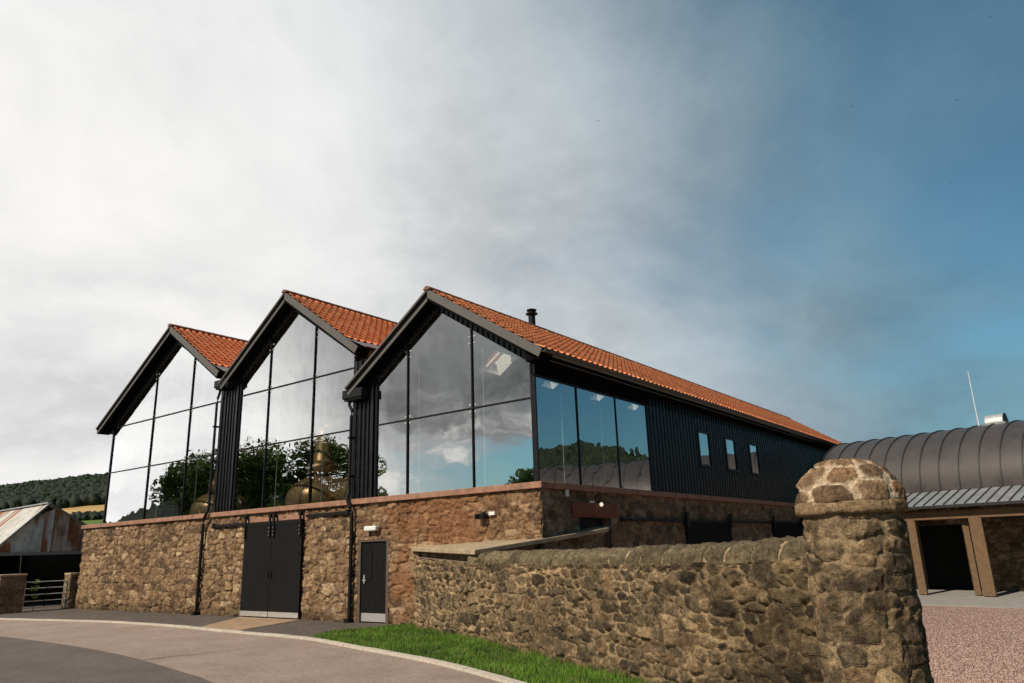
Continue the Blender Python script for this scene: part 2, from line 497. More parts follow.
# ------------------------------------------------------------------ setting: ground, road, hills
# one sheet of farmland from the yard out to the hills
CX, CY = 10.0, -14.0


def hill_el(r):
    return np.interp(r, [0, 70, 150, 250, 330, 600, 700, 900, 1600], [0, 0, 2.2, 3.5, 4.05, 5.75, 5.6, 4.3, 2.4])


def hill_k(az):      # az: degrees from +Y towards -X
    a = (az + 180) % 360 - 180
    return np.interp(a, [-180, -110, -75, -45, -36, -30, -26, -22, -15, -8, 5, 40, 55, 63, 67, 72, 85, 100, 113.5, 117.5, 124, 131, 180],
                     [.42, .5, .85, 1.0, 1.12, 1.3, 1.1, .85, .55, .5, .5, .6, .95, 1.0, .93, .78, .6, .5, .45, 1.1, 1.0, .45, .42])


def terrain_z(X, Y):
    dx, dy = X - CX, Y - CY
    r = np.hypot(dx, dy); az = np.degrees(np.arctan2(-dx, dy))
    z = r * np.tan(np.radians(hill_el(r) * hill_k(az)))
    bumps = (fbm(X / 90, Y / 90, 5, 4) - .5) * 5 * ss(r, 300, 600)
    return z + bumps - .06, r, az


def build_terrain():
    az = np.radians(np.concatenate([np.arange(-180, 45, 2.5), np.arange(45, 80, .5), np.arange(80, 180, 2.5)]))
    r = np.concatenate([[0.5, 10, 30, 50], np.linspace(70, 700, 90), np.linspace(720, 1600, 20)])
    A, Rr = np.meshgrid(az, r, indexing='ij')
    X = CX - Rr * np.sin(A); Y = CY + Rr * np.cos(A)
    Z, rr, azd = terrain_z(X, Y)
    # yard level: the court behind the boundary wall lies lower
    Z = np.where(rr < 75, -.9 + .84 * ss(rr, 62, 75) , Z)
    Z = np.where((rr < 75), Z, Z)
    n = fbm(X / 25, Y / 25, 9, 4); e = rr + (n - .5) * 24
    C = np.zeros(X.shape + (3,)); C[:] = (.075, .115, .028)
    green2 = np.array((.11, .17, .035)); tan = np.array((.46, .30, .12)); wood = np.array((.020, .032, .014)); hedge = np.array((.018, .03, .012))
    C = np.where((e[..., None] > 195), green2, C)
    C = np.where(((e > 238) & (e < 252))[..., None], hedge, C)
    C = np.where(((rr > 250) & (rr < 356))[..., None], tan, C)
    C = np.where((e > 352)[..., None], wood, C)
    far = (azd < 45) | (azd > 95)
    C = np.where((far & (e < 338))[..., None], np.array((.05, .085, .02)) * (.6 + .8 * n[..., None]), C)
    C = C * (.8 + .4 * fbm(X / 7, Y / 7, 21, 3)[..., None])
    V = np.stack([X, Y, Z], -1).reshape(-1, 3)
    o = np_mesh('terrain', V, grid_faces(len(az), len(r), closed=True), M['terrain'], col=C.reshape(-1, 3), smooth=True)
    tag(o, kind='structure')


build_terrain()

KERB = [(-26, -4.5), (-23.5, -4.1), (-20.44, -3.62), (-17.5, -3.1), (-15.06, -2.73), (-13.2, -2.63), (-11.62, -2.62), (-9.7, -2.72), (-7.85, -2.88), (-4.76, -3.05), (-3.2, -3.35), (-1.85, -3.74), (0.7, -4.42), (2.91, -5.28), (5.2, -6.4), (7.6, -7.75), (10.5, -9.6), (16, -13)]


def smooth_path(P, n=6):
    P = [Vector((p[0], p[1], 0)) for p in P]; out = []
    for i in range(len(P) - 1):
        p0, p1, p2, p3 = P[max(i - 1, 0)], P[i], P[i + 1], P[min(i + 2, len(P) - 1)]
        for k in range(n):
            t = k / n
            out.append(.5 * (2 * p1 + (p2 - p0) * t + (2 * p0 - 5 * p1 + 4 * p2 - p3) * t * t + (3 * p1 - p0 - 3 * p2 + p3) * t ** 3))
    out.append(P[-1]); return out


def offset_path(P, d):
    out = []
    for i, p in enumerate(P):
        t = (P[min(i + 1, len(P) - 1)] - P[max(i - 1, 0)]).normalized()
        out.append(p + Vector((t.y, -t.x, 0)) * d)
    return out


kp = smooth_path(KERB)


def ribbon(name, A, B, z, m, drop=.25):
    V = [(p.x, p.y, z) for p in A] + [(p.x, p.y, z) for p in B]; n = len(A)
    V += [(x, y, zz - drop) for x, y, zz in V]
    F = []
    for i in range(n - 1):
        F.append([i, n + i, n + i + 1, i + 1])
        F.append([2 * n + i, 2 * n + i + 1, 3 * n + i + 1, 3 * n + i])
        F.append([i, i + 1, 2 * n + i + 1, 2 * n + i]); F.append([n + i, 3 * n + i, 3 * n + i + 1, n + i + 1])
    o = np_mesh(name, V, F, m); tag(o, kind='structure'); return o


ribbon('road_pale', offset_path(kp, .06), offset_path(kp, 9.5), -.016, M['tarmac_pale'])
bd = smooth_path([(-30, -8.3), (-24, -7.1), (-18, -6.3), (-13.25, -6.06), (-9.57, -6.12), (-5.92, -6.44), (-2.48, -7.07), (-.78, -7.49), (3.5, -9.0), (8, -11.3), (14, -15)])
ribbon('road', bd, offset_path(bd, 6.0), -.012, M['tarmac_dark'])  # darker tarmac beyond a curve roughly parallel to the kerb
ribbon('verge', offset_path(kp, 9.5), offset_path(kp, 40), -.03, M['turf'])
kb = MB(); kseg = [0]
for a_, b_ in zip(kp[:-1], kp[1:]): kseg.append(kseg[-1] + (b_ - a_).length)
kxs, kys = [p.x for p in kp], [p.y for p in kp]
kat = lambda t: Vector((float(np.interp(t, kseg, kxs)), float(np.interp(t, kseg, kys)), 0))
t_ = 0.0
while t_ < kseg[-1] - 1:
    ln_ = .914; p_ = [kat(t_ + .006), kat(t_ + ln_ * .5), kat(t_ + ln_ - .006)]; dz_ = rng.uniform(-.004, .004)
    for a_, b_ in ((p_[0], p_[1]), (p_[1], p_[2])):
        d_ = (p_[2] - p_[0]).normalized(); n_ = Vector((d_.y, -d_.x, 0)) * .07
        kb.prism([a_ - n_ + Vector((0, 0, -.2)), b_ - n_ + Vector((0, 0, -.2)), b_ + n_ + Vector((0, 0, -.2)), a_ + n_ + Vector((0, 0, -.2))], (0, 0, .228 + dz_))
    t_ += ln_
tag(kb.build('kerb', M['kerb']), kind='structure')

# apron of dark tarmac between kerb and stone wall
ap = [p for p in offset_path(kp, -.07) if -26 <= p.x <= -3.4]
V = [(p.x, p.y, -.004) for p in ap] + [(p.x, .3, -.004) for p in ap]; n = len(ap)
tag(np_mesh('apron', V, [[i, i + 1, n + i + 1, n + i] for i in range(n - 1)], M['apron']), kind='structure')
yard = MB().box(-48, -23.0, -.4, 12, -.3, -.012); tag(yard.build('farmyard', M['apron']), kind='structure')
cp = MB().prism([(-8.55, -.02, -.1), (-11.6, -.02, -.1), (-9.6, -2.64, -.1), (-7.6, -2.83, -.1)], (0, 0, .108))
tag(cp.build('concrete_path', M['concrete']), kind='structure')

# ------------------------------------------------------------------ wall run (foreground)
WP = smooth_path([(-3.98, .02), (-3.46, -.50), (-1.8, -1.28), (-.18, -2.05), (2.85, -3.64), (4.83, -4.68), (8.2, -6.45)], 24)


def wall_top(x): return np.interp(x, [-4, -.3, 4.5, 6.7, 7.8, 9], [1.66, 1.52, 1.53, 1.57, 1.62, 1.66])


# lawn between kerb and wall
lawn_in = [p for p in WP]
LAWN = [(p.x, p.y) for p in offset_path(kp, -.07) if -4.2 < p.x < 9.6] + [(9.2, -7.3), (8.4, -6.6)] + [(p.x, p.y + .05) for p in WP[::-1]] + [(-4.4, -.35), (-4.95, -1.9), (-4.6, -2.7)]
tag(np_mesh('lawn_soil', [(x, y, .004) for x, y in LAWN], [list(range(len(LAWN)))], M['turf']), kind='structure')


def inside(x, y, P):
    c = np.zeros(x.shape, bool)
    for (x0, y0), (x1, y1) in zip(P, P[1:] + P[:1]):
        if y0 == y1: continue
        k = ((y0 > y) != (y1 > y)) & (x < (x1 - x0) * (y - y0) / (y1 - y0) + x0); c ^= k
    return c


def build_grass():
    g = np.random.default_rng(3)
    n = 150000
    x = g.uniform(-5.2, 6.5, n); y = g.uniform(-7.2, .2, n)
    patch = fbm(x * 1.3, y * 1.3, 77, 3)
    k = inside(x, y, LAWN) & (g.random(n) < .55 + .9 * patch)
    x, y, patch = x[k], y[k], patch[k]; n = len(x)
    wx = np.array([p.x for p in WP]); wy = np.array([p.y for p in WP])
    near = np.clip(1 - (np.interp(x, wx, wy) - y) / .38, 0, 1)
    h = g.uniform(.035, .085, n) * (.6 + .9 * patch) * (1 + 1.5 * near * g.random(n) ** 2); a = g.uniform(0, 2 * np.pi, n); w = g.uniform(.004, .008, n)
    lx, ly = g.normal(0, .025, n), g.normal(0, .025, n)
    z0 = np.full(n, .002)
    A = np.stack([x - np.cos(a) * w, y - np.sin(a) * w, z0], -1); B = np.stack([x + np.cos(a) * w, y + np.sin(a) * w, z0], -1)
    T = np.stack([x + lx, y + ly, h], -1)
    V = np.stack([A, B, T], 1).reshape(-1, 3); F = np.arange(3 * n).reshape(-1, 3)
    base = np.array((.085, .175, .016)); tip = np.array((.155, .27, .032))
    c = (base + (tip - base) * g.random(n)[:, None]) * (.6 + .75 * patch)[:, None]
    dry = g.random(n) < .05 + .12 * ss(fbm(x * 2.1, y * 2.1, 79, 3), .52, .68); c[dry] = np.array((.27, .22, .09)) * g.uniform(.6, 1.2, (dry.sum(), 1))
    dk = fbm(x * 3.1, y * 3.1, 83, 3) > .56; c[dk] *= .72
    o = np_mesh('grass', V, F, M['blade'], col=np.repeat(c, 3, 0))
    tag(o, 'short green grass strip between the pale kerb and the rubble wall', 'grass', kind='stuff')


build_grass()

# courtyard gravel, sloping gently down to the timber canopy


def court_z(y): return -.4 * np.clip((y + 3) / 17, 0, 1) - .02


def build_court():
    xs = np.linspace(-.4, 34, 60); ys = np.linspace(-6.6, 14.6, 60)
    X, Y = np.meshgrid(xs, ys, indexing='ij')
    # follow the back of the boundary wall
    Yw = np.interp(X, [-.4, 8.2, 9, 34], [-1.9, -6.3, -6.4, -6.6]); Y = np.maximum(Y, Yw)
    Z = court_z(Y)
    o = np_mesh('gravel_court', np.stack([X, Y, Z], -1).reshape(-1, 3), grid_faces(60, 60), M['gravel']); tag(o, kind='structure')
    g = np.random.default_rng(5); n = 42000
    t = g.random(n) ** 1.6; y = -4.2 + t * 17.5
    x = 8.0 + g.uniform(-3.2, 2.4, n) * (.25 + .75 * t) + .4
    s = g.uniform(.008, .022, n)
    P = np.stack([x, y, court_z(y) + s * .4], -1)
    oct_ = np.array([(1, 0, 0), (0, 1, 0), (-1, 0, 0), (0, -1, 0), (0, 0, .7), (0, 0, -.7)])
    an = g.uniform(0, 6.28, n); ca, sa = np.cos(an), np.sin(an); sq = g.uniform(.6, 1.2, (n, 6))
    V = oct_[None] * s[:, None, None] * sq[..., None]
    V = np.stack([V[..., 0] * ca[:, None] - V[..., 1] * sa[:, None], V[..., 0] * sa[:, None] + V[..., 1] * ca[:, None], V[..., 2]], -1) + P[:, None]
    f = np.array([(0, 1, 4), (1, 2, 4), (2, 3, 4), (3, 0, 4), (1, 0, 5), (2, 1, 5), (3, 2, 5), (0, 3, 5)])
    F = (np.arange(n)[:, None, None] * 6 + f[None]).reshape(-1, 3)
    c = palette(g.random(n), [(.36, .215, .17), (.46, .31, .255), (.24, .145, .115), (.54, .42, .36), (.33, .19, .14), (.18, .125, .10)])
    o = np_mesh('gravel', V.reshape(-1, 3), F, M['pebble'], col=np.repeat(c, 6, 0))
    tag(o, 'loose pink gravel chips covering the court beside the round pillar', 'gravel', kind='stuff')


build_court()

# ------------------------------------------------------------------ main building
B = empty('distillery_building', 'three gabled building of rubble stone with tall glazed gables, black cladding and orange pantiles', 'building')
SZ = 3.27           # sill top
PATCH = dict(w=.36, h=.21)
FRONT_OPEN = [(-6.22, -5.0, -.3, 2.14)]
SIDE_OPEN = [(1.62, 3.1, -.9, 2.48)]


def front_col(X, Z, c):
    """lime-washed red stretch to the right of the small door"""
    red = ss(X, -6.3, -5.2) * (1 - ss(X, -2.6, -1.2) * .75) * ss(fbm(X * .9, Z * 1.1, 91, 3) + (Z - 1.6) * .12, .38, .62)
    c = c * (1 - .55 * red[..., None]) + np.array((.30, .125, .052)) * (.7 + .6 * fbm(X * 12, Z * 12, 92, 3)[..., None]) * .55 * red[..., None]
    dirt = ss(Z, .45, .0)
    c = c * (1 - .45 * dirt[..., None])
    streak = ss(fbm(X * 2.2, Z * .25, 93, 3), .55, .75) * ss(Z, 1.2, 3.1)
    return c * (1 - .3 * streak[..., None])


def stone_plane(name, axis, a0, a1, z0, z1, step, opens, seed, cols, mortar, depth, base, w, h, tint=None, smear=.5):
    us = cuts(a0, a1, step, [k for o in opens for k in o[:2]]); vs = cuts(z0, z1, step, [k for o in opens for k in o[2:]])
    U_, V_ = np.meshgrid(us, vs, indexing='ij')
    hgt, c = stone_skin(U_, V_, seed, w, h, cols, mortar, depth, smear=smear)
    if tint: c = tint(U_, V_, c)
    um = (us[:-1] + us[1:]) / 2; vm = (vs[:-1] + vs[1:]) / 2
    A, Bm = np.meshgrid(um, vm, indexing='ij'); mask = np.ones(A.shape, bool)
    for o in opens: mask &= ~((A > o[0]) & (A < o[1]) & (Bm > o[2]) & (Bm < o[3]))
    if axis == 'x': P = np.stack([U_, base - hgt, V_], -1)
    else: P = np.stack([base + hgt, U_, V_], -1)
    return np_mesh(name, P.reshape(-1, 3), grid_faces(len(us), len(vs), mask=mask), M['stone'], B, col=c.reshape(-1, 3), smooth=False)


fw = stone_plane('front_wall', 'x', -23.24, .045, -.25, 3.12, .025, FRONT_OPEN, 101, BUFF, (.20, .13, .076), .07, 0.0, .36, .185, front_col, smear=.30)
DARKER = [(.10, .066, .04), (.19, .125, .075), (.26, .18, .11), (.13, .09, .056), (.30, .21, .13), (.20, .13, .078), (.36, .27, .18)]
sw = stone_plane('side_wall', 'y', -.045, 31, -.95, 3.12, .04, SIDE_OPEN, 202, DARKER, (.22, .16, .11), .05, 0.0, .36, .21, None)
core = MB()
for x0, x1, z0, z1 in ((-23.2, -6.22, -.3, 3.1), (-6.22, -5.0, 2.14, 3.1), (-5.0, -.05, -.3, 3.1)): core.box(x0, x1, .03, .55, z0, z1)
core.build('wall_core', M['core'], fw)
core = MB()
for y0, y1, z0, z1 in ((.55, 1.62, -1, 3.1), (1.62, 3.1, 2.48, 3.1), (3.1, 31, -1, 3.1)): core.box(-.55, -.03, y0, y1, z0, z1)
core.box(-.55, -.3, 1.62, 3.1, -1, 2.48)
core.build('wall_core', M['core'], sw)
vbm = MB().box(-13.55, -12.62, .24, 29.8, 6.95, 7.62); vbm.build('valley_beam', M['ceiling'], B)
MB().box(-6.5, -5.72, .24, 29.8, 6.05, 7.3).build('valley_beam', M['ceiling'], B)
# left end return and corner stones
lw = MB().box(-23.24, -23.0, .0, 31, -.3, 3.1); lw.build('end_wall', M['core'], B)
# projecting red sandstone sill under the glazing
s = MB().box(-23.34, .13, -.13, .35, 3.122, SZ).box(-.35, .132, .352, 31, 3.122, SZ - .002)
s.build('sill_band', M['sill'], B, bevel=.012)

# interior that shows faintly behind the glass
it = MB().box(-21.6, -.15, .36, 14, 2.95, SZ - .03); it.build('gallery_floor', M['floor'], B)
it = MB().box(-21.6, -.25, 14, 14.2, SZ - .1, 6.2).box(-.3, -.21, 5.78, 14, SZ, 6.2)
for a_, b_, c_, d_ in ((-21.6, -13.0, -17.15, 9.9), (-13.0, -6.0, -9.79, 9.55), (-6.0, -.25, -3.26, 8.1)):
    it.prism([(a_, 14, 6.19), (b_, 14, 6.19), (b_, 14, 7.2 if b_ < -1 else 6.25), (c_, 14, d_ + .3), (a_, 14, 6.9)], (0, .2, 0))
it.build('inner_wall', M['plaster'], B)
MB().box(-21.66, -21.58, .145, 30, SZ - .2, 7.12).build('inner_end_wall', M['black'], B)

GABLES = [  # glass polygon (X,Z), mullions, transoms
    dict(poly=[(-21.72, SZ), (-13.66, SZ), (-13.66, 8.02), (-17.15, 9.98), (-21.72, 7.12)], mul=[-18.48, -15.77], tr=[5.29, 7.157]),
    dict(poly=[(-12.57, SZ), (-6.56, SZ), (-6.56, 7.52), (-9.79, 9.70), (-12.57, 7.72)], mul=[-10.90, -8.54], tr=[5.29, 7.157]),
    dict(poly=[(-5.66, SZ), (-.085, SZ), (-.085, 6.14), (-3.26, 8.23), (-5.66, 6.56)], mul=[-4.377, -2.024], tr=[5.29]),
]
ROOFS = [  # left eave, ridge, right eave of the finished roof line (X,Z)
    dict(l=(-22.5, 7.16), r=(-17.15, 10.57), e=(-13.45, 8.12), back=30.5, lead=.55),
    dict(l=(-13.35, 7.66), r=(-9.79, 10.19), e=(-6.1, 7.62), back=30.5, lead=.55),
    dict(l=(-6.58, 6.44), r=(-3.26, 8.70), e=(.47, 6.31), back=30.6, lead=0),
]
FY = -.36


def clip(poly, axis, v, keep_less):
    out = []
    for (a, b) in zip(poly, poly[1:] + poly[:1]):
        ia = (a[axis] <= v) if keep_less else (a[axis] >= v); ib = (b[axis] <= v) if keep_less else (b[axis] >= v)
        if ia: out.append(a)
        if ia != ib:
            t = (v - a[axis]) / (b[axis] - a[axis]); out.append((a[0] + (b[0] - a[0]) * t, a[1] + (b[1] - a[1]) * t))
    return out


def shrink(poly, d):
    cx = sum(p[0] for p in poly) / len(poly); cz = sum(p[1] for p in poly) / len(poly); out = []
    for p in poly:
        l = math.hypot(p[0] - cx, p[1] - cz); k = 1 - d / max(l, .2); out.append((cx + (p[0] - cx) * k, cz + (p[1] - cz) * k))
    return out


def top_at(poly, x):
    zs = []
    for a, b in zip(poly, poly[1:] + poly[:1]):
        if a[0] != b[0] and min(a[0], b[0]) <= x <= max(a[0], b[0]): zs.append(a[1] + (b[1] - a[1]) * (x - a[0]) / (b[0] - a[0]))
    return max(zs)


def glazed_gable(g):
    P = g['poly']; fr = MB()
    x0 = min(p[0] for p in P); x1 = max(p[0] for p in P)
    for x in g['mul']: fr.box(x - .016, x + .016, -.012, .10, SZ, top_at(P, x) - .02)
    for z in g['tr']:
        xs = [p[0] for p in clip(clip(P, 1, z, True), 1, z - .01, False)]
        fr.box(min(xs), max(xs), -.010, .09, z - .017, z + .017)
    for x in (x0 + .035, x1 - .035): fr.box(x - .035, x + .035, -.014, .12, SZ, top_at(P, x) - .03)
    pk = max(P, key=lambda p: p[1])
    for e in ((x0, top_at(P, x0)), (x1, top_at(P, x1))):
        fr.bar((e[0], .07, e[1] - .015), (pk[0], .07, pk[1] - .015), .05, .05, (0, 0, 1))
    f = fr.build('gable_window', M['iron'], B)
    xs = [x0] + g['mul'] + [x1]; zs = [SZ] + g['tr'] + [20]
    for a, b in zip(xs[:-1], xs[1:]):
        for c, d in zip(zs[:-1], zs[1:]):
            q = clip(clip(clip(clip(P, 0, a + .024, False), 0, b - .024, True), 1, c + (.024 if c > SZ else 0), False), 1, d - .024, True)
            if len(q) < 3 or max(p[1] for p in q) - min(p[1] for p in q) < .15: continue
            tx, tz = rng.uniform(-.0022, .0022), rng.uniform(-.0022, .0022)
            mx = (a + b) / 2; mz = sum(p[1] for p in q) / len(q)
            pts = [(p[0], .03 + (p[0] - mx) * tx + (p[1] - mz) * tz, p[1]) for p in q]
            MB().prism(pts[::-1], (0, .012, 0)).build('glass_pane', M['glass'], f)
    for x in g['mul']:
        MB().box(x - .011, x + .011, .46, .485, SZ, top_at(P, x) - .4).build('glass_fin', M['fin'], f)
        for z in g['tr'] + [top_at(P, x) - .3]:
            for sx in (-.09, .09):
                for sz in (-.09, .09):
                    if z + sz < top_at(P, x) - .12 and z + sz < top_at(P, x + sx) - .12: MB().tube([(x + sx, .012, z + sz), (x + sx, .045, z + sz)], .024, 10).build('glass_fixing', M['steel'], f)
    return f


for g in GABLES: glazed_gable(g)

# side glazing, header and corner
sg = MB()
for y in (.0, 1.843, 3.868, 5.732): sg.box(-.10, -.008, y - .025, y + .025, SZ, 5.80)
sg.box(-.11, -.006, -.03, 5.76, 5.80, 5.86).box(-.045, .0, -.03, .02, SZ, 6.15)
sf = sg.build('side_window_wall', M['iron'], B)
for a, b in ((.0, 1.843), (1.843, 3.868), (3.868, 5.732)):
    t = rng.uniform(-.002, .002)
    pts = [(-.03 + t * (y - a), y, z) for y, z in ((a + .028, SZ), (b - .028, SZ), (b - .028, 5.8), (a + .028, 5.8))]
    MB().prism(pts[::-1], (-.012, 0, 0)).build('glass_pane', M['glass'], sf)
for y in (1.843, 3.868): MB().box(-.52, -.495, y - .011, y + .011, SZ, 5.7).build('glass_fin', M['fin'], sf)
MB().box(-.13, .03, -.02, 31, 5.862, 6.42).build('header', M['soffit'], B)


def ribbed(name, a0, a1, z0, z1, fixed, axis, pitch=.2, d=.03, parent=None, openings=()):
    """box-profile sheet; axis 'y': ribs spaced along Y on plane X=fixed, 'x': along X on plane Y=fixed"""
    prof = [];  n = max(1, int(round((a1 - a0) / pitch))); p = (a1 - a0) / n
    for i in range(n):
        s0 = a0 + i * p
        prof += [(s0, 0), (s0 + p * .58, 0), (s0 + p * .66, d), (s0 + p * .92, d)]
    prof.append((a1, 0))
    V = []
    for z in (z0, z1):
        for s, o in prof: V.append((fixed + o, s, z) if axis == 'y' else (s, fixed - o, z))
    m = len(prof); F = [[i, i + 1, m + i + 1, m + i] for i in range(m - 1)]
    return V, F


WINS = [(9.29, 10.27), (11.66, 12.64), (14.06, 15.04)]
cl = MB()
ys = [5.76] + [v for w in WINS for v in (w[0] - .02, w[1] + .02)] + [31.0]
for a, b in zip(ys[::2], ys[1::2]): cl.add(*ribbed('', a, b, SZ - .01, 6.3, .0, 'y', .24, .035))
for w in WINS:
    cl.add(*ribbed('', w[0] - .02, w[1] + .02, SZ - .01, 4.30, .0, 'y', .24, .035)); cl.add(*ribbed('', w[0] - .02, w[1] + .02, 5.44, 6.3, .0, 'y', .24, .035))
cl.box(-.2, -.004, 5.76, 31, SZ - .01, 6.3)
cl.build('side_cladding', M['black'], B)
for w in WINS:
    f = MB()
    f.box(.0, .055, w[0] - .03, w[0] + .05, 4.27, 5.46).box(.0, .055, w[1] - .05, w[1] + .03, 4.27, 5.46).box(.0, .054, w[0] + .05, w[1] - .05, 5.38, 5.46).box(.0, .07, w[0] - .05, w[1] + .05, 4.22, 4.30)
    fo = f.build('small_window', M['iron'], B)
    t = rng.uniform(-.01, .01)
    MB().prism([(.02, w[0] + .05, 4.3), (.02 + t, w[1] - .05, 4.3), (.02 + t, w[1] - .05, 5.38), (.02, w[0] + .05, 5.38)][::-1], (-.008, 0, 0)).build('glass_pane', M['glass'], fo)

# black clad piers between the gables
for x0, x1, zt in ((-13.62, -12.60, 7.95), (-6.53, -5.70, 7.30)):
    V, F = ribbed('', x0 + .16, x1 - .16, SZ, zt, -.03, 'x', .17, .045)
    c = MB().add(V, F).box(x0, x1, -.028, .22, SZ, zt).box(x0, x0 + .1, -.06, -.028, SZ, zt).box(x1 - .1, x1, -.06, -.028, SZ, zt)
    c.build('clad_pier', M['black'], B)


def lerp2(a, b, t): return (a[0] + (b[0] - a[0]) * t, a[1] + (b[1] - a[1]) * t)


def tile_slope(rd, side):
    """pantiles on one slope: side 'l' or 'e'. Returns verts, faces, colours"""
    r, e = rd['r'], rd[side]; L = math.hypot(e[0] - r[0], e[1] - r[1])
    d = ((e[0] - r[0]) / L, (e[1] - r[1]) / L); nrm = (-d[1], d[0]) if d[0] > 0 else (d[1], -d[0])
    lead = rd['lead'] if side == 'e' else (0 if rd is ROOFS[0] else .5)
    L2 = L - lead; p = .262; per = 7 if side == 'e' else 4
    y0, y1 = FY + .06, rd['back']; nc = int((y1 - y0) / p); nco = max(3, int(round(L2 / .335)))
    ys = y0 + np.arange(nc * per + 1) * p / per
    f = (np.arange(nc * per + 1) / per) % 1.0
    prof = .056 * (.5 + .5 * np.cos(2 * np.pi * (f - .25))) ** 1.3
    tt = []; lift = []; row = []
    for i in range(nco):
        a = i / nco * L2; b = (i + 1) / nco * L2
        tt += [a, b]; lift += [.004, .054]; row += [i, i]
    tt, lift, row = np.array(tt), np.array(lift), np.array(row)
    Yg, T = np.meshgrid(ys, tt, indexing='ij')
    colid = np.floor(np.arange(nc * per + 1) / per - 1e-6)
    Hh = prof[:, None] + lift[None] + (h2(colid[:, None] + 0 * row[None], row[None] + 0 * colid[:, None].astype(int), 31) - .5) * .012
    X = r[0] + d[0] * T + nrm[0] * Hh; Z = r[1] + d[1] * T + nrm[1] * Hh
    rnd = h2(colid[:, None] + 0 * row[None], row[None] + 0 * colid[:, None].astype(int), 41)
    c = palette(rnd, [(.80, .19, .062), (.95, .29, .105), (.88, .24, .08), (.95, .36, .15), (.83, .205, .068)])
    st = ss(fbm(Yg * .7, T * .5, 61, 3), .55, .8)[..., None]
    c = c * (1 - .22 * st)
    V = np.stack([X, Yg, Z], -1)
    return V.reshape(-1, 3), grid_faces(len(ys), len(tt)), c.reshape(-1, 3), d, nrm, L, L2


SKYL = [(3.3, 4.5), (6.75, 7.6), (10.05, 10.85), (13.0, 13.8)]


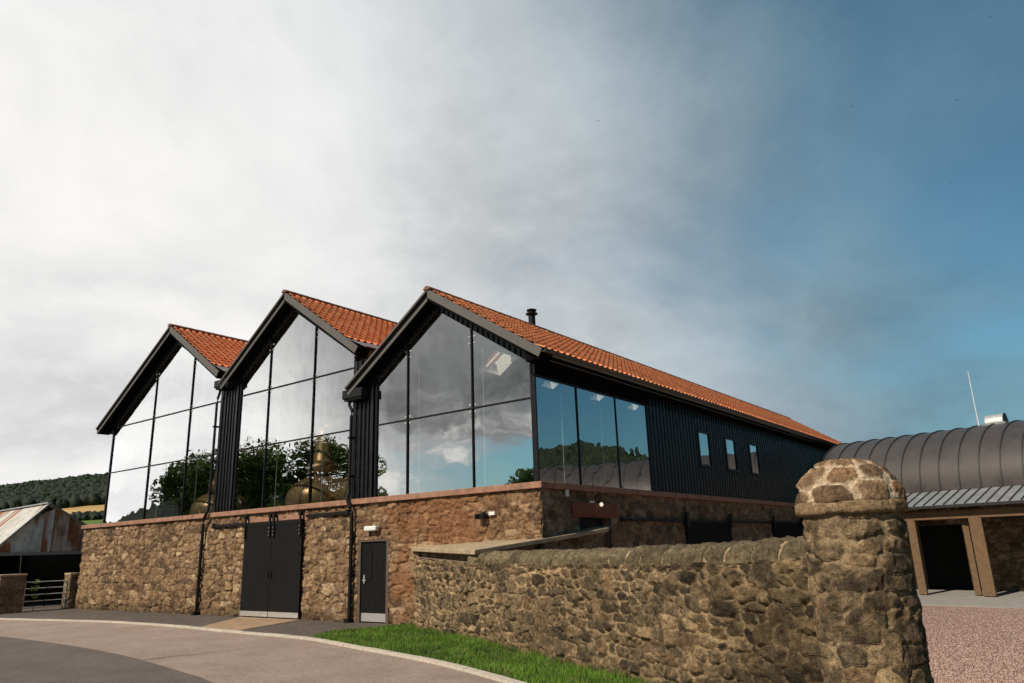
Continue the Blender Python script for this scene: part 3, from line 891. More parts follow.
def gable_roof(idx, rd):
    V1, F1, c1, d1, n1, L1, La = tile_slope(rd, 'e'); V0, F0, c0, d0, n0, L0, Lb = tile_slope(rd, 'l')
    if idx == 2:   # cut the tiles over the skylights in the valley slope
        ym = V0[F0].mean(1)[:, 1]; xm = V0[F0].mean(1)[:, 0]; keep = np.ones(len(F0), bool)
        for a, b in SKYL: keep &= ~((ym > a) & (ym < b) & (xm > -4.86) & (xm < -4.05))
        F0 = F0[keep]
    V = np.concatenate([V1, V0]); F = np.concatenate([F1, F0 + len(V1)])
    # left slope faces need flipping
    F[len(F1):] = F[len(F1):, ::-1]
    ro = np_mesh('gable_roof', V, F, M['tile'], B, col=np.concatenate([c1, c0]))
    r, l, e, yb = rd['r'], rd['l'], rd['e'], rd['back']
    # deck: black outside strip, ceiling inside
    dk = MB(); T1, T2 = -.02, -.20
    def quad(p, q, n, ta, tb, y0, y1, mb):
        mb.prism([(p[0] + n[0] * ta, y0, p[1] + n[1] * ta), (q[0] + n[0] * ta, y0, q[1] + n[1] * ta), (q[0] + n[0] * tb, y0, q[1] + n[1] * tb), (p[0] + n[0] * tb, y0, p[1] + n[1] * tb)], (0, y1 - y0, 0))
    quad(r, e, n1, T1, T2, .13, yb, dk)
    if idx == 2:
        ta, tb = .24, .48
        pa, pb = lerp2(r, l, ta), lerp2(r, l, tb)
        quad(r, pa, n0, T1, T2, .13, yb, dk); quad(pb, l, n0, T1, T2, .13, yb, dk)
        yy = .13
        for a, b in SKYL:
            quad(pa, pb, n0, T1, T2, yy, a, dk); yy = b
        quad(pa, pb, n0, T1, T2, yy, yb, dk)
    else: quad(r, l, n0, T1, T2, .13, yb, dk)
    dk.build('ceiling', M['ceiling'], ro)
    if idx == 2:
        for a, b in SKYL:
            sk = MB(); m_ = (a + b) / 2
            for p_ in (lerp2(pa, pb, .02), lerp2(pa, pb, .98)): sk.bar((p_[0] - n0[0] * .16, a, p_[1] - n0[1] * .16), (p_[0] - n0[0] * .16, b, p_[1] - n0[1] * .16), .05, .5, n0 and (n0[0], 0, n0[1]))
            for y in (a + .02, b - .02, m_):
                sk.bar((pa[0] - n0[0] * .16, y, pa[1] - n0[1] * .16), (pb[0] - n0[0] * .16, y, pb[1] - n0[1] * .16), .04, .5 if y != m_ else .08, (n0[0], 0, n0[1]))
            sk.build('skylight', M['white'], ro)
    # soffit of the front overhang (sloping) and verge
    so_ = MB(); gp = GABLES[idx]['poly']; pk = max(gp, key=lambda p: p[1])
    for (p, q, n, side) in ((r, e, n1, 1), (r, l, n0, -1)):
        T = -.25
        a0 = (p[0] + n[0] * T, p[1] + n[1] * T); b0 = (q[0] + n[0] * T, q[1] + n[1] * T)
        # inner line meets the head of the glass
        x_in = gp[2][0] if side > 0 else gp[4][0]; z_in = gp[2][1] if side > 0 else gp[4][1]
        ai = pk; sl_ = (z_in - pk[1]) / (x_in - pk[0]); bi = (b0[0], pk[1] + sl_ * (b0[0] - pk[0]))
        a0 = (pk[0] if False else r[0], r[1] + T / max(.2, abs(n[1])))
        P = [(a0[0], FY + .02, a0[1]), (b0[0], FY + .02, b0[1]), (b0[0], .125, b0[1]), (a0[0], .125, a0[1])]
        Q = [(r[0], FY + .02, r[1] - .03), (q[0], FY + .02, q[1] - .03), (q[0], .125, q[1] - .03), (r[0], .125, r[1] - .03)]
        V_ = P + Q; so_.add(V_, [[0, 1, 2, 3], [7, 6, 5, 4], [0, 4, 5, 1], [1, 5, 6, 2], [2, 6, 7, 3], [3, 7, 4, 0]])
        st_ = MB(); sd_ = (b0[1] - a0[1]) / (b0[0] - a0[0]); x_e = x_in + side * .08
        def zs_(x): return a0[1] + sd_ * (x - a0[0])
        def zg_(x): return pk[1] + sl_ * (x - pk[0]) - .012
        st_.prism([(pk[0], -.02, zg_(pk[0])), (x_e, -.02, zg_(x_e)), (x_e, -.02, zs_(x_e) + .04), (pk[0], -.02, zs_(pk[0]) + .04)], (0, .14, 0))
        nb = int(abs(x_e - pk[0]) / .17)
        for i_ in range(nb):
            xa = pk[0] + (x_e - pk[0]) * (i_ + .25) / nb; xb = pk[0] + (x_e - pk[0]) * (i_ + .7) / nb
            st_.prism([(xa, -.055, zg_(xa) + .01), (xb, -.055, zg_(xb) + .01), (xb, -.055, zs_(xb) - .01), (xa, -.055, zs_(xa) - .01)], (0, .034, 0))
        st_.build('ribbed_head', M['black'], ro)
    so_.build('soffit', M['soffit'], ro)
    vg = MB(); bb = MB()
    for (p, q, n) in ((r, e, n1), (r, l, n0)):
        def P3(pt, t, y): return (pt[0] + n[0] * t, y, pt[1] + n[1] * t)
        def strip(mb, t0, t1, y0, y1):
            zt0 = t0 / abs(n[1]); zt1 = t1 / abs(n[1])
            poly = [(p[0], y0, p[1] + zt0), (q[0] + n[0] * t0, y0, q[1] + n[1] * t0), (q[0] + n[0] * t1, y0, q[1] + n[1] * t1), (p[0], y0, p[1] + zt1)]
            mb.prism(poly, (0, y1 - y0, 0))
        if n is n1:
            strip(bb, .035, -.185, FY - .012, FY + .02)
        else:
            strip(vg, .05, -.02, FY - .03, FY + .12); strip(bb, -.17, -.255, FY - .012, FY + .02)
    vg.build('verge_trim', M['fascia'], ro, bevel=.012); bb.build('bargeboard', M['fascia'], ro)
    # ridge capping: half-round tiles, one piece each about 0.45 m
    rc = MB(); y = FY - .05
    while y < yb - .1:
        y2 = min(y + .47, yb)
        pr = [(math.cos(a) * .125, math.sin(a) * .11 - .035) for a in [math.pi * k / 10 for k in range(11)]]
        A = [(r[0] + a * .97, y, r[1] + b * .97 + .045) for a, b in pr]; Bq = [(r[0] + a * 1.06, y2 + .02, r[1] + b * 1.06 + .045) for a, b in pr]
        m = len(A); rc.add(A + Bq, [[i, i + 1, m + i + 1, m + i] for i in range(m - 1)] + [list(range(m)), list(range(m, 2 * m))[::-1]]); y = y2
    rc.build('ridge_capping', M['ridge'], ro)
    # leadwork at the valley
    if rd['lead']:
        lf = MB(); y = FY + .1; k = 0
        while y < 24:
            y2 = y + .62; pA = lerp2(r, e, (L1 - rd['lead'] - .12) / L1); t = .035 + .012 * (k % 2)
            quad(pA, (e[0] + .25, e[1] - .02), n1, t, t - .03, y, y2 + .02, lf); y = y2; k += 1
        lf.build('lead_valley', M['lead'], ro)
    return ro


roofs = [gable_roof(i, rd) for i, rd in enumerate(ROOFS)]
# rear gable walls close the roof voids
rg = MB()
for i, rd in enumerate(ROOFS):
    r, l, e = rd['r'], rd['l'], rd['e']
    rg.prism([(l[0] + .3, 29.9, 3.2), (e[0] - .5, 29.9, 3.2), (e[0] - .5, 29.9, e[1] - .2), (r[0], 29.9, r[1] - .25), (l[0] + .3, 29.9, l[1] - .15)], (0, .25, 0))
rg.build('rear_gable', M['black'], B)

# eaves gutter along the side wall, valley outlets and downpipes
gt = MB(); pr = [(math.cos(a) * .075, math.sin(a) * .075) for a in [math.pi + math.pi * k / 8 for k in range(9)]]
pts = [(.50 + a, 6.335 + b) for a, b in pr] + [(.50 + a * .8, 6.335 + b * .8) for a, b in pr[::-1]]
gt.prism([(x, FY + .02, z) for x, z in pts], (0, 31.2, 0)).build('eaves_gutter', M['fascia'], B)
MB().prism([(.42, FY + .02, 6.29), (.42, FY + .02, 6.16), (-.02, FY + .02, 6.10), (-.02, FY + .02, 6.45)], (0, 31.2, 0)).build('eaves_soffit', M['soffit'], B)
for x, z, xd in ((-13.05, 7.72, -13.72), (-6.1, 6.30, -6.52)):
    hp = MB().box(x - .62, x + .22, -.36, -.04, z - .16, z + .10).box(x - .58, x + .18, -.32, -.04, z - .22, z - .16)
    hp.build('rainwater_hopper', M['iron'], B, bevel=.015)
    p = MB().tube([(x - .45, -.2, z - .2), (x - .47, -.2, z - .32), (xd + .05, -.17, z - .5), (xd, -.16, z - .65), (xd, -.16, 3.5)], .045, 10)
    p.tube([(xd, -.16, 3.5), (xd, -.22, 3.28), (xd - .18 if xd < -10 else xd + .10, -.21, 3.05), (xd - .30 if xd < -10 else xd + .12, -.14, 2.9), (xd - .34 if xd < -10 else xd + .10, -.12, .10)], .055, 10)
    for zc in (6.2, 5.0, 3.9): p.box(xd - .065, xd + .065, -.22, -.02, zc, zc + .05)
    xb = xd - .34 if xd < -10 else xd + .10
    for zc in (2.2, 1.2): p.box(xb - .085, xb + .085, -.19, -.0, zc, zc + .05)
    p.box(xb - .09, xb + .09, -.24, -.03, -.02, .10)
    p.build('downpipe', M['iron'], B)
# small dark outlets under the valley ends
ft = MB().lathe([(.115, 0), (.115, .62), (.20, .63), (.20, .66), (.115, .67), (.115, .74), (.16, .745), (.17, .78), (.07, .82)], (-3.3, 4.6, 8.55), 20)
ft.lathe([(.2, 0), (.14, .12)], (-3.3, 4.6, 8.53), 20)
fo = ft.build('flue', M['iron'], B, smooth=False)

# big sliding doors hung on a rail across the front
MB().box(-13.45, -11.6, -.12, -.07, 2.78, 2.86).box(-13.48, -13.42, -.14, -.02, 2.74, 2.90).build('door_rail', M['iron'], B)
MB().box(-8.5, -6.56, -.12, -.07, 2.88, 2.96).box(-6.66, -6.58, -.14, -.02, 2.84, 3.0).build('door_rail', M['iron'], B)
MB().box(-11.7, -8.45, -.058, .1, 2.80, 2.99).build('door_lintel', M['sill'], B, bevel=.01)
for x0, x1 in ((-11.55, -10.09), (-10.08, -8.62)):
    lf = MB(); nb = 11
    for i in range(nb):
        a = x0 + (x1 - x0) * i / nb; b = x0 + (x1 - x0) * (i + 1) / nb
        lf.box(a + .004, b - .004, -.135, -.07, .17, 2.80)
    lf.box(x0 + .002, x1 - .002, -.128, -.072, .05, 2.79).box(x0, x1, -.145, -.068, 2.72, 2.84)
    d = lf.build('sliding_door', M['timber_black'], B)
    MB().box(x0 + .01, x1 - .01, -.142, -.128, .045, .19).build('kick_plate', M['steel'], d)
    for hx in ((x0 + .06, x1 - .10) if x0 < -11 else (x0 + .10, x1 - .06)):
        h_ = MB().box(hx - .035, hx + .035, -.185, -.145, 2.35, 3.04).box(hx - .05, hx + .05, -.20, -.09, 2.94, 3.06)
        h_.build('hanger_strap', M['iron'], d)
    for hx in ((x0 + .06, x1 - .10) if x0 < -11 else (x0 + .10, x1 - .06)):
        for zc in (2.42, 2.52, 2.64): MB().tube([(hx, -.185, zc), (hx, -.198, zc)], .014, 8).build('strap_bolt', M['steel'], d)
    MB().box((x1 - .10) if x0 < -11 else x0 + .04, (x1 - .05) if x0 < -11 else x0 + .09, -.17, -.135, 1.15, 1.35).build('pull_handle', M['iron'], d)

# personnel door, recessed in a stone opening
fr = MB().box(-6.22, -6.12, -.03, .18, -.05, 2.14).box(-5.10, -5.0, -.03, .18, -.05, 2.14).box(-6.12, -5.10, -.028, .18, 2.09, 2.14)
fr.build('door_frame', mat('brown_door_frame', (.10, .065, .045), .75, var=.3, nscale=8), B)
dl = MB()
for i in range(7):
    a = -6.115 + i * 1.01 / 7; dl.box(a + .003, a + 1.01 / 7 - .003, .02, .07, .02, 2.085)
dl.box(-6.112, -5.108, .03, .075, .02, 2.08)
dr = dl.build('entrance_door', M['timber_black'], B)
MB().box(-6.09, -5.13, .008, .02, .03, .24).build('kick_plate', M['steel'], dr)
MB().box(-5.86, -5.70, .004, .03, 1.12, 1.85).build('vision_panel', M['iron'], dr)
MB().tube([(-6.0, .02, 1.08), (-6.0, -.05, 1.08), (-5.87, -.05, 1.08)], .012, 8).box(-6.03, -5.98, .008, .022, 1.0, 1.22).build('door_handle', M['steel'], dr)
# lamps and fittings
wl = MB().box(-5.84, -5.36, -.20, -.04, 2.37, 2.50); wl.build('wall_lamp', M['white'], B, bevel=.03)
fl = MB().box(-1.80, -1.52, -.24, -.08, 2.50, 2.62).bar((-1.78, -.26, 2.55), (-1.62, -.09, 2.66), .16, .03)
f1 = fl.build('flood_light', M['iron'], B)
MB().box(-1.46, -1.28, -.12, -.03, 2.58, 2.66).build('flood_light_bracket', M['white'], f1)
sd = MB().box(.06, .11, .94, 1.06, 2.96, 3.12).box(.06, .09, 1.02, 1.05, 3.1215, 3.20); sd.build('sensor_box', M['white'], B)
MB().box(-.06, .075, 1.25, 3.42, 2.48, 2.84).build('side_door_lintel', mat('rust_red_stone', (.20, .062, .034), .9, var=.3, nscale=6, bump=.3), B, bevel=.012)
MB().box(-.29, -.2, 1.62, 3.1, -.9, 2.2).build('side_door', M['timber_black'], B)
MB().box(-.22, -.19, 1.66, 3.06, 2.22, 2.46).build('side_door_fanlight', M['iron'], B)
lb = MB(); prof = [(.02 + .05 * math.sin(math.pi * k / 10), .055 * -math.cos(math.pi * k / 10)) for k in range(11)]
lb.lathe([(max(.004, r - .02), z) for r, z in prof], (.19, 2.42, 2.80), 18); lo = lb.build('globe_lamp', M['lamp'], B, smooth=True)
MB().tube([(.05, 2.42, 2.86), (.14, 2.42, 2.90), (.19, 2.42, 2.87)], .015, 8).build('lamp_arm', M['iron'], lo)
MB().box(.045, .075, 2.05, 2.27, 2.845, 2.885).build('lamp_backplate', M['white'], lo)
# sliding doors of the side wall
MB().box(.05, .13, 3.6, 21.0, 2.40, 2.47).build('door_rail', M['iron'], B)
for a, b in ((7.6, 11.2), (15.55, 19.3)):
    dd = MB()
    for i in range(14):
        p = a + (b - a) * i / 14; dd.box(.055, .11, p + .006, p + (b - a) / 14 - .006, -.6, 2.38)
    dd.box(.05, .10, a, b, -.6, 2.37)
    d = dd.build('sliding_door', M['timber_black'], B)
    for y in (a - .02, b - .1): MB().box(.131, .19, y - .1, y + .1, 2.25, 2.70).build('hanger_strap', M['iron'], d)

# ------------------------------------------------------------------ copper stills behind the glass
def still(x, y, s, label):
    o = empty('copper_still', label, 'still', (x, y, SZ - .03), 'copper stills behind the gable glass')
    pot = [(.85, 0), (1.18, .12), (1.25, .35), (1.20, .62), (1.05, .86), (.80, 1.04), (.58, 1.14), (.50, 1.18)]
    pt = MB().lathe([(r * s, z * s) for r, z in pot], (x, y, SZ - .03), 40).build('pot', M['copper'], o, smooth=True)
    nk = [(.48, 1.14), (.47, 1.26), (.53, 1.32), (.60, 1.46), (.55, 1.60), (.43, 1.68), (.40, 1.72), (.33, 2.1), (.26, 2.6), (.22, 2.9)]
    MB().lathe([(r * s, z * s) for r, z in nk], (x, y, SZ - .03), 32).build('neck', M['copper'], o, smooth=True)
    MB().lathe([(.52 * s, 1.17 * s), (.55 * s, 1.19 * s), (.55 * s, 1.235 * s), (.52 * s, 1.25 * s)], (x, y, SZ - .03), 32).build('flange', M['iron'], pt)
    MB().tube([(x, y, SZ + 2.8 * s), (x + .1, y + .25, SZ + 3.0 * s), (x + .3, y + .9, SZ + 3.02 * s), (x + .5, y + 2.2, SZ + 2.8 * s)], .17 * s, 14, .1 * s).build('lyne_arm', M['copper'], o, smooth=True)


still(-11.05, 2.5, 1.0, 'copper pot still with swan neck seen behind the middle gable glass')
still(-8.42, 2.5, 1.0, 'copper pot still half hidden by the black clad pier right of the middle gable')
still(-17.5, 2.6, .92, 'copper pot still low behind the glass of the farthest left gable')

# ------------------------------------------------------------------ foreground boundary wall
def wall_loop(name, path_front, thick, zb, ztop, step, seed, w, h, cols, mortar, depth, parent, tint=None, joint=(.03, .2), smear=.5):
    """closed displaced loop round a wall of the given thickness; the path runs with the viewer on its right"""
    back = offset_path(path_front, -thick)
    loop = list(path_front) + back[::-1]
    loop = loop + [loop[0]]
    seg = [0]
    for a, b in zip(loop[:-1], loop[1:]): seg.append(seg[-1] + (b - a).length)
    seg = np.array(seg); Ltot = seg[-1]; n = int(Ltot / step); u = np.linspace(0, Ltot, n, endpoint=False)
    px = np.interp(u, seg, [p.x for p in loop]); py = np.interp(u, seg, [p.y for p in loop])
    tx = np.roll(px, -2) - np.roll(px, 2); ty = np.roll(py, -2) - np.roll(py, 2); l = np.hypot(tx, ty) + 1e-9
    nx, ny = ty / l, -tx / l
    vs = np.linspace(0, 1, int((ztop(0.) - zb) / step) + 1)
    U_, W_ = np.meshgrid(u, vs, indexing='ij'); Zt = ztop(px)[:, None]; Z = zb + (Zt - zb) * W_
    hgt, c = stone_skin(U_, Z, seed, w, h, cols, mortar, depth, joint=joint, smear=smear)
    if tint: c = tint(px[:, None] + 0 * Z, Z, U_, c)
    X = px[:, None] + nx[:, None] * hgt; Y = py[:, None] + ny[:, None] * hgt
    V = np.stack([X, Y, Z], -1).reshape(-1, 3); F = grid_faces(n, len(vs), closed=True)
    o = np_mesh(name, V, F, M['stone'], parent, col=c.reshape(-1, 3))
    return o


def near_tint(X, Z, U_, c):
    darken = ss(X, 4.5, 8.2) * .35 + .25 * ss(fbm(U_ * .8, Z * 1.2, 301, 3), .45, .7)  # darker towards the pillar end, plus random dark patches
    moss = ss(fbm(U_ * 1.7, Z * 2.2, 303, 4), .5, .72) * ss(X, -1, 5)
    c = c * (1 - darken[..., None])
    c = c * (1 - .3 * moss[..., None]) + np.array((.045, .042, .018)) * .3 * moss[..., None]
    base = ss(Z, .22, 0.)[..., None]
    return c * (1 - .25 * base)


W = empty('boundary_wall', 'long rubble wall with rounded coping stones running to the round pillar', 'wall', (2.0, -3.2, 0))
wall_loop('wall_body', WP, .48, -.2, lambda x: wall_top(np.asarray(x)), .016, 404, .27, .145, GREY, (.46, .325, .185), .07, W, near_tint, joint=(.0, .11), smear=.45)
# hearting under the coping
inner = offset_path(WP, -.06); inner2 = offset_path(WP, -.42)
V = []; F = []
for a, b in zip(inner, inner2):
    z = float(wall_top(a.x)); V += [(a.x, a.y, z - .6), (b.x, b.y, z - .6), (b.x, b.y, z), (a.x, a.y, z)]
for i in range(len(inner) - 1):
    k = 4 * i
    for q in range(4): F.append([k + q, k + (q + 1) % 4, k + 4 + (q + 1) % 4, k + 4 + q])
np_mesh('wall_hearting', V, F, M['core'], W)

# coping stones, half round, bedded in pale mortar
mid = offset_path(WP, -.24); seg = [0]
for a, b in zip(mid[:-1], mid[1:]): seg.append(seg[-1] + (b - a).length)
midx = np.array([p.x for p in mid]); midy = np.array([p.y for p in mid]); seg = np.array(seg)
s_ = float(np.interp(-.62, midx, seg)); s_end = seg[-1] - .15
cop_mat = M['stone']


def coping_piece(s0, s1, seed, rad, hgt, amp, palette_cols, mb_name, parent, nj=11):
    nu = max(5, int((s1 - s0) / .02)); na = 28
    su = np.linspace(s0, s1, nu); an = np.linspace(-.12, math.pi + .12, na)
    V = []; g = h2(seed, 3, 9)
    U_, A_ = np.meshgrid(su, an, indexing='ij')
    e = np.minimum(U_ - s0, s1 - U_); edge = ss(e, 0, .045)
    nz = (fbm(U_ * 9, A_ * 2.6, 500 + seed, 5) - .5) * .8 + (fbm(U_ * 26, A_ * 7, 700 + seed, 3) - .5) * .35
    rr = 1 + amp * nz * 2 - .10 * (1 - edge) * (amp > 0)
    skew = .05 * np.sin(A_) if amp > 0 else 0
    cx = np.interp(U_ + skew, seg, midx); cy = np.interp(U_ + skew, seg, midy)
    tx = np.interp(U_ + .1, seg, midx) - np.interp(U_ - .1, seg, midx); ty = np.interp(U_ + .1, seg, midy) - np.interp(U_ - .1, seg, midy); l = np.hypot(tx, ty)
    nx, ny = ty / l, -tx / l
    off = np.cos(A_) * rad * rr; zz = np.sign(np.sin(A_)) * np.abs(np.sin(A_)) ** .8 * hgt * rr
    X = cx + nx * off; Y = cy + ny * off; Z = wall_top(cx) + .01 + zz
    c = palette(np.clip(g + (fbm(U_ * 4, A_ * 2, 520 + seed, 3) - .5) * .9, 0, 1), palette_cols) * (.6 + .8 * fbm(U_ * 20, A_ * 6, 540 + seed, 3))[..., None]
    V = np.stack([X, Y, Z], -1).reshape(-1, 3); F = [list(map(int, f)) for f in grid_faces(nu, na)]
    F += [list(range(na)), [(nu - 1) * na + k for k in range(na)][::-1], [0] + [i * na for i in range(1, nu)] + [i * na + na - 1 for i in range(nu - 1, -1, -1)]]
    return np_mesh(mb_name, V, F, M['stone'], parent, col=c.reshape(-1, 3), smooth=True)


COPE = [(.10, .078, .046), (.165, .13, .075), (.22, .17, .10), (.13, .10, .06), (.19, .15, .09)]
coping_piece(s_ + .05, s_end, 99, .225, .185, 0, [(.46, .34, .20), (.50, .37, .22)], 'mortar_bed', W)
k = 0; s0 = s_
rc = random.Random(12)
while s0 < s_end - .12:
    ln = rc.uniform(.36, .52); s1 = min(s0 + ln, s_end)
    late = (s0 - s_) / (s_end - s_)
    gap = .012 if late < .55 else .03
    cols = COPE if late < .7 else [tuple(v * .82 for v in c) for c in COPE]
    coping_piece(s0 + gap * .5, s1 - gap * .5, k, .262, .205, .26, cols, 'coping_stone', W); s0 = s1; k += 1

# flagstone-capped spur wall climbing from the end of the boundary wall to the side door
S = empty('spur_wall', 'short rubble wall under one broad sloping flagstone slab beside the side doorway', 'wall', (-2, 0, 0))
slab = [(-4.05, -.10, 1.80), (-.30, -2.02, 1.685), (.40, 2.2, 2.10), (.22, 2.62, 2.16), (-3.90, .30, 1.95)]
slab = [Vector(p) for p in slab]
# split each edge finely so that the slab edge can be worn
E_ = []
for a, b in zip(slab, slab[1:] + slab[:1]):
    for i in range(10): E_.append(a.lerp(b, i / 10))
ctr = sum(slab, Vector()) / len(slab)
top = [p + (p - ctr).normalized() * (.03 + .02 * vnoise(np.array(i * .7), np.array(1.), 8)) + Vector((0, 0, .105)) for i, p in enumerate(E_)]
top = [Vector((float(p.x), float(p.y), float(p.z))) for p in top]
bot = [p - Vector((0, 0, .10)) for p in top]
n = len(top)
V = top + bot + [ctr + Vector((0, 0, .105)), ctr + Vector((0, 0, .005))]
F = [[i, (i + 1) % n, 2 * n] for i in range(n)] + [[n + (i + 1) % n, n + i, 2 * n + 1] for i in range(n)] + [[i, n + i, n + (i + 1) % n, (i + 1) % n] for i in range(n)]
so2 = np_mesh('flagstone_cap', V, F, M['flag'], S)
bv = so2.modifiers.new('bevel', 'BEVEL'); bv.width = .015; bv.segments = 2; bv.limit_method = 'ANGLE'
# body below the slab, set in a little, top following the slab
body = [Vector((-3.75, -.02, 0)), Vector((-.55, -1.62, 0)), Vector((.34, 2.05, 0)), Vector((.16, 2.5, 0)), Vector((-3.6, .22, 0))]
zt = [1.78, 1.685, 2.08, 2.12, 1.90]
lp = []; zl = []
for i in range(5):
    for k in range(20):
        t = k / 20; lp.append(body[i].lerp(body[(i + 1) % 5], t)); zl.append(zt[i] + (zt[(i + 1) % 5] - zt[i]) * t)
nv = 30; u = np.cumsum([0] + [(lp[(i + 1) % 100] - lp[i]).length for i in range(99)])
us = np.repeat(np.arange(100), 6); fr_ = np.tile(np.arange(6) / 6, 100)
PX = np.array([p.x for p in lp]); PY = np.array([p.y for p in lp]); ZL = np.array(zl)
nxt = (us + 1) % 100
px = PX[us] * (1 - fr_) + PX[nxt] * fr_; py = PY[us] * (1 - fr_) + PY[nxt] * fr_; zl2 = ZL[us] * (1 - fr_) + ZL[nxt] * fr_
uu = np.cumsum(np.hypot(np.roll(px, 1) - px, np.roll(py, 1) - py))
tx = np.roll(px, -1) - np.roll(px, 1); ty = np.roll(py, -1) - np.roll(py, 1); l = np.hypot(tx, ty); nx, ny = ty / l, -tx / l
W2 = np.linspace(0, 1, 70)[None]; Z = -.3 + (zl2[:, None] + .3) * W2
hg, c = stone_skin(uu[:, None] + 0 * Z, Z, 606, .34, .2, DARKER, (.24, .17, .10), .05)
np_mesh('wall_body', np.stack([px[:, None] + nx[:, None] * hg, py[:, None] + ny[:, None] * hg, Z], -1).reshape(-1, 3), grid_faces(600, 70, closed=True), M['stone'], S, col=c.reshape(-1, 3))

# ------------------------------------------------------------------ round pillar
PX_, PY_ = 8.285, -6.69
Pp = empty('gate_pillar', 'stout round rubble pillar with a domed stone cap at the end of the wall', 'pillar', (PX_, PY_, 0))


def lathe_stone(name, prof, seed, w, h, cols, mortar, depth, joint, smear, nth=260, step=.016, tint=None, warp=.25, ragw=1.0):
    P = np.array(prof); s = np.concatenate([[0], np.cumsum(np.hypot(*np.diff(P, axis=0).T))]); sv = np.linspace(0, s[-1], int(s[-1] / step))
    r = np.interp(sv, s, P[:, 0]); z = np.interp(sv, s, P[:, 1]); th = np.linspace(0, 2 * np.pi, nth, endpoint=False)
    T, Sg = np.meshgrid(th, sv, indexing='ij'); nw = max(3, int(round(2 * np.pi * .46 / w))); wv = 2 * np.pi * .46 / nw
    hg, c = stone_skin(T * .46, Sg, seed, wv, h, cols, mortar, depth, joint=joint, wrap=nw, smear=smear, warp=warp, ragw=ragw)
    # hide the noise seam: it falls on the far side
    dr = np.gradient(r, sv); dz = np.gradient(z, sv); l = np.hypot(dr, dz) + 1e-9; nr, nz = dz / l, -dr / l
    Rr = np.maximum(.001, r[None] + nr[None] * hg); Zz = z[None] + nz[None] * hg
    ang = T + R_(60)
    X = PX_ + Rr * np.cos(ang); Y = PY_ + Rr * np.sin(ang)
    if tint: c = tint(T, Zz, c)
    return np_mesh(name, np.stack([X, Y, Zz], -1).reshape(-1, 3), grid_faces(nth, len(sv), closed=True), M['stone'], Pp, col=c.reshape(-1, 3))


def shaft_tint(T, Z, c):
    d = fbm(T * 3, Z * 1.5, 700, 3)
    e = ss(fbm(T * 4 + 7, Z * 5, 711, 4), .50, .62)[..., None]
    return c * (.98 - .35 * e) * (.65 + .7 * d[..., None])


lathe_stone('shaft', [(.412, -.3), (.413, .3), (.416, 1.2), (.418, 2.02)], 707, .34, .15, GREY, (.36, .255, .15), .042, (.01, .10), .55, tint=shaft_tint)
lathe_stone('cap_ring', [(.36, 2.005), (.455, 2.01), (.474, 2.025), (.474, 2.095), (.45, 2.11), (.36, 2.115)], 717, .42, .30, [(.22, .14, .08), (.30, .20, .115), (.25, .15, .085)], (.42, .30, .19), .022, (.01, .08), .1, warp=.08, ragw=.2)
lathe_stone('dome', [(.40, 2.10), (.452, 2.115), (.437, 2.21), (.395, 2.31), (.325, 2.395), (.24, 2.45), (.14, 2.478), (.02, 2.488)], 727, .40, .20, [(.20, .105, .055), (.30, .18, .10), (.14, .085, .05), (.34, .22, .125), (.24, .13, .07)], (.66, .50, .34), .045, (.15, .09), .0, warp=.18, ragw=.25)

# guard stone leaning at the foot of the pillar
gs = []
nth, nvv = 40, 30
T, Vv = np.meshgrid(np.linspace(0, 2 * np.pi, nth, endpoint=False), np.linspace(0, 1, nvv), indexing='ij')
rad = .175 * np.sqrt(np.clip(1 - np.clip((Vv - .62) / .38, 0, 1) ** 2.2, 0.0004, 1)) * (1 + (fbm(T * 1.2, Vv * 3, 801, 3) - .5) * .5)
Zg = -.1 + Vv * .86
Xg = 8.50 + rad * np.cos(T) - .05 * Vv; Yg = -7.06 + rad * np.sin(T) + .06 * Vv
cg = palette(fbm(T * 2, Vv * 5, 803, 4), [(.10, .065, .035), (.30, .19, .09), (.36, .26, .15), (.16, .12, .07)])
o = np_mesh('guard_stone', np.stack([Xg, Yg, Zg], -1).reshape(-1, 3), grid_faces(nth, nvv, closed=True), M['stone'], col=cg.reshape(-1, 3), smooth=True)
tag(o, 'small rounded guard stone standing against the foot of the pillar', 'stone')

# ------------------------------------------------------------------ barrel-roofed building on the right
K = empty('barrel_roof_building', 'low stone building with a curved dark zinc barrel roof and timber canopy', 'building', (4.1, 18.4, -.4))
UX = Vector((.97, -.243, 0)).normalized(); VX = Vector((.243, .97, 0)).normalized(); O0 = Vector((4.1, 18.4, 0))


def bp(u, v, z): p = O0 + UX * u + VX * v; return (p.x, p.y, z)


UL, UR = -3.95, 15.0


def barrel(u0, u1, rout, z_off, n=40):
    V = []
    for u in (u0, u1):
        for k in range(n + 1):
            a = math.pi * k / n; V.append(bp(u, 4.7 - math.cos(a) * (3.35 + rout), 3.40 + math.sin(a) ** .92 * (2.72 + rout)))
    return V, [[k, k + 1, n + 2 + k, n + 1 + k] for k in range(n)]


mb = MB()
nsec = 26; du = (UR - UL) / nsec
for i in range(nsec):
    mb.add(*barrel(UL + i * du, UL + (i + 1) * du, 0, 0))
zr = mb.build('barrel_roof', M['zinc'], K, smooth=False)
zr.data.polygons.foreach_set('use_smooth', np.ones(len(zr.data.polygons), bool))
mb = MB()
for i in range(nsec + 1):
    u = UL + i * du; A, f = barrel(u - .02, u + .02, .045, 0); Bq, _ = barrel(u - .02, u + .02, -.01, 0); n = 41
    mb.add(A, f); V = A[:n] + Bq[:n]; mb.add(V, [[k, k + 1, n + k + 1, n + k] for k in range(n - 1)]); V = A[n:] + Bq[n:]; mb.add(V, [[k + 1, k, n + k, n + k + 1] for k in range(n - 1)])
mb.build('standing_seams', M['seam'], zr)
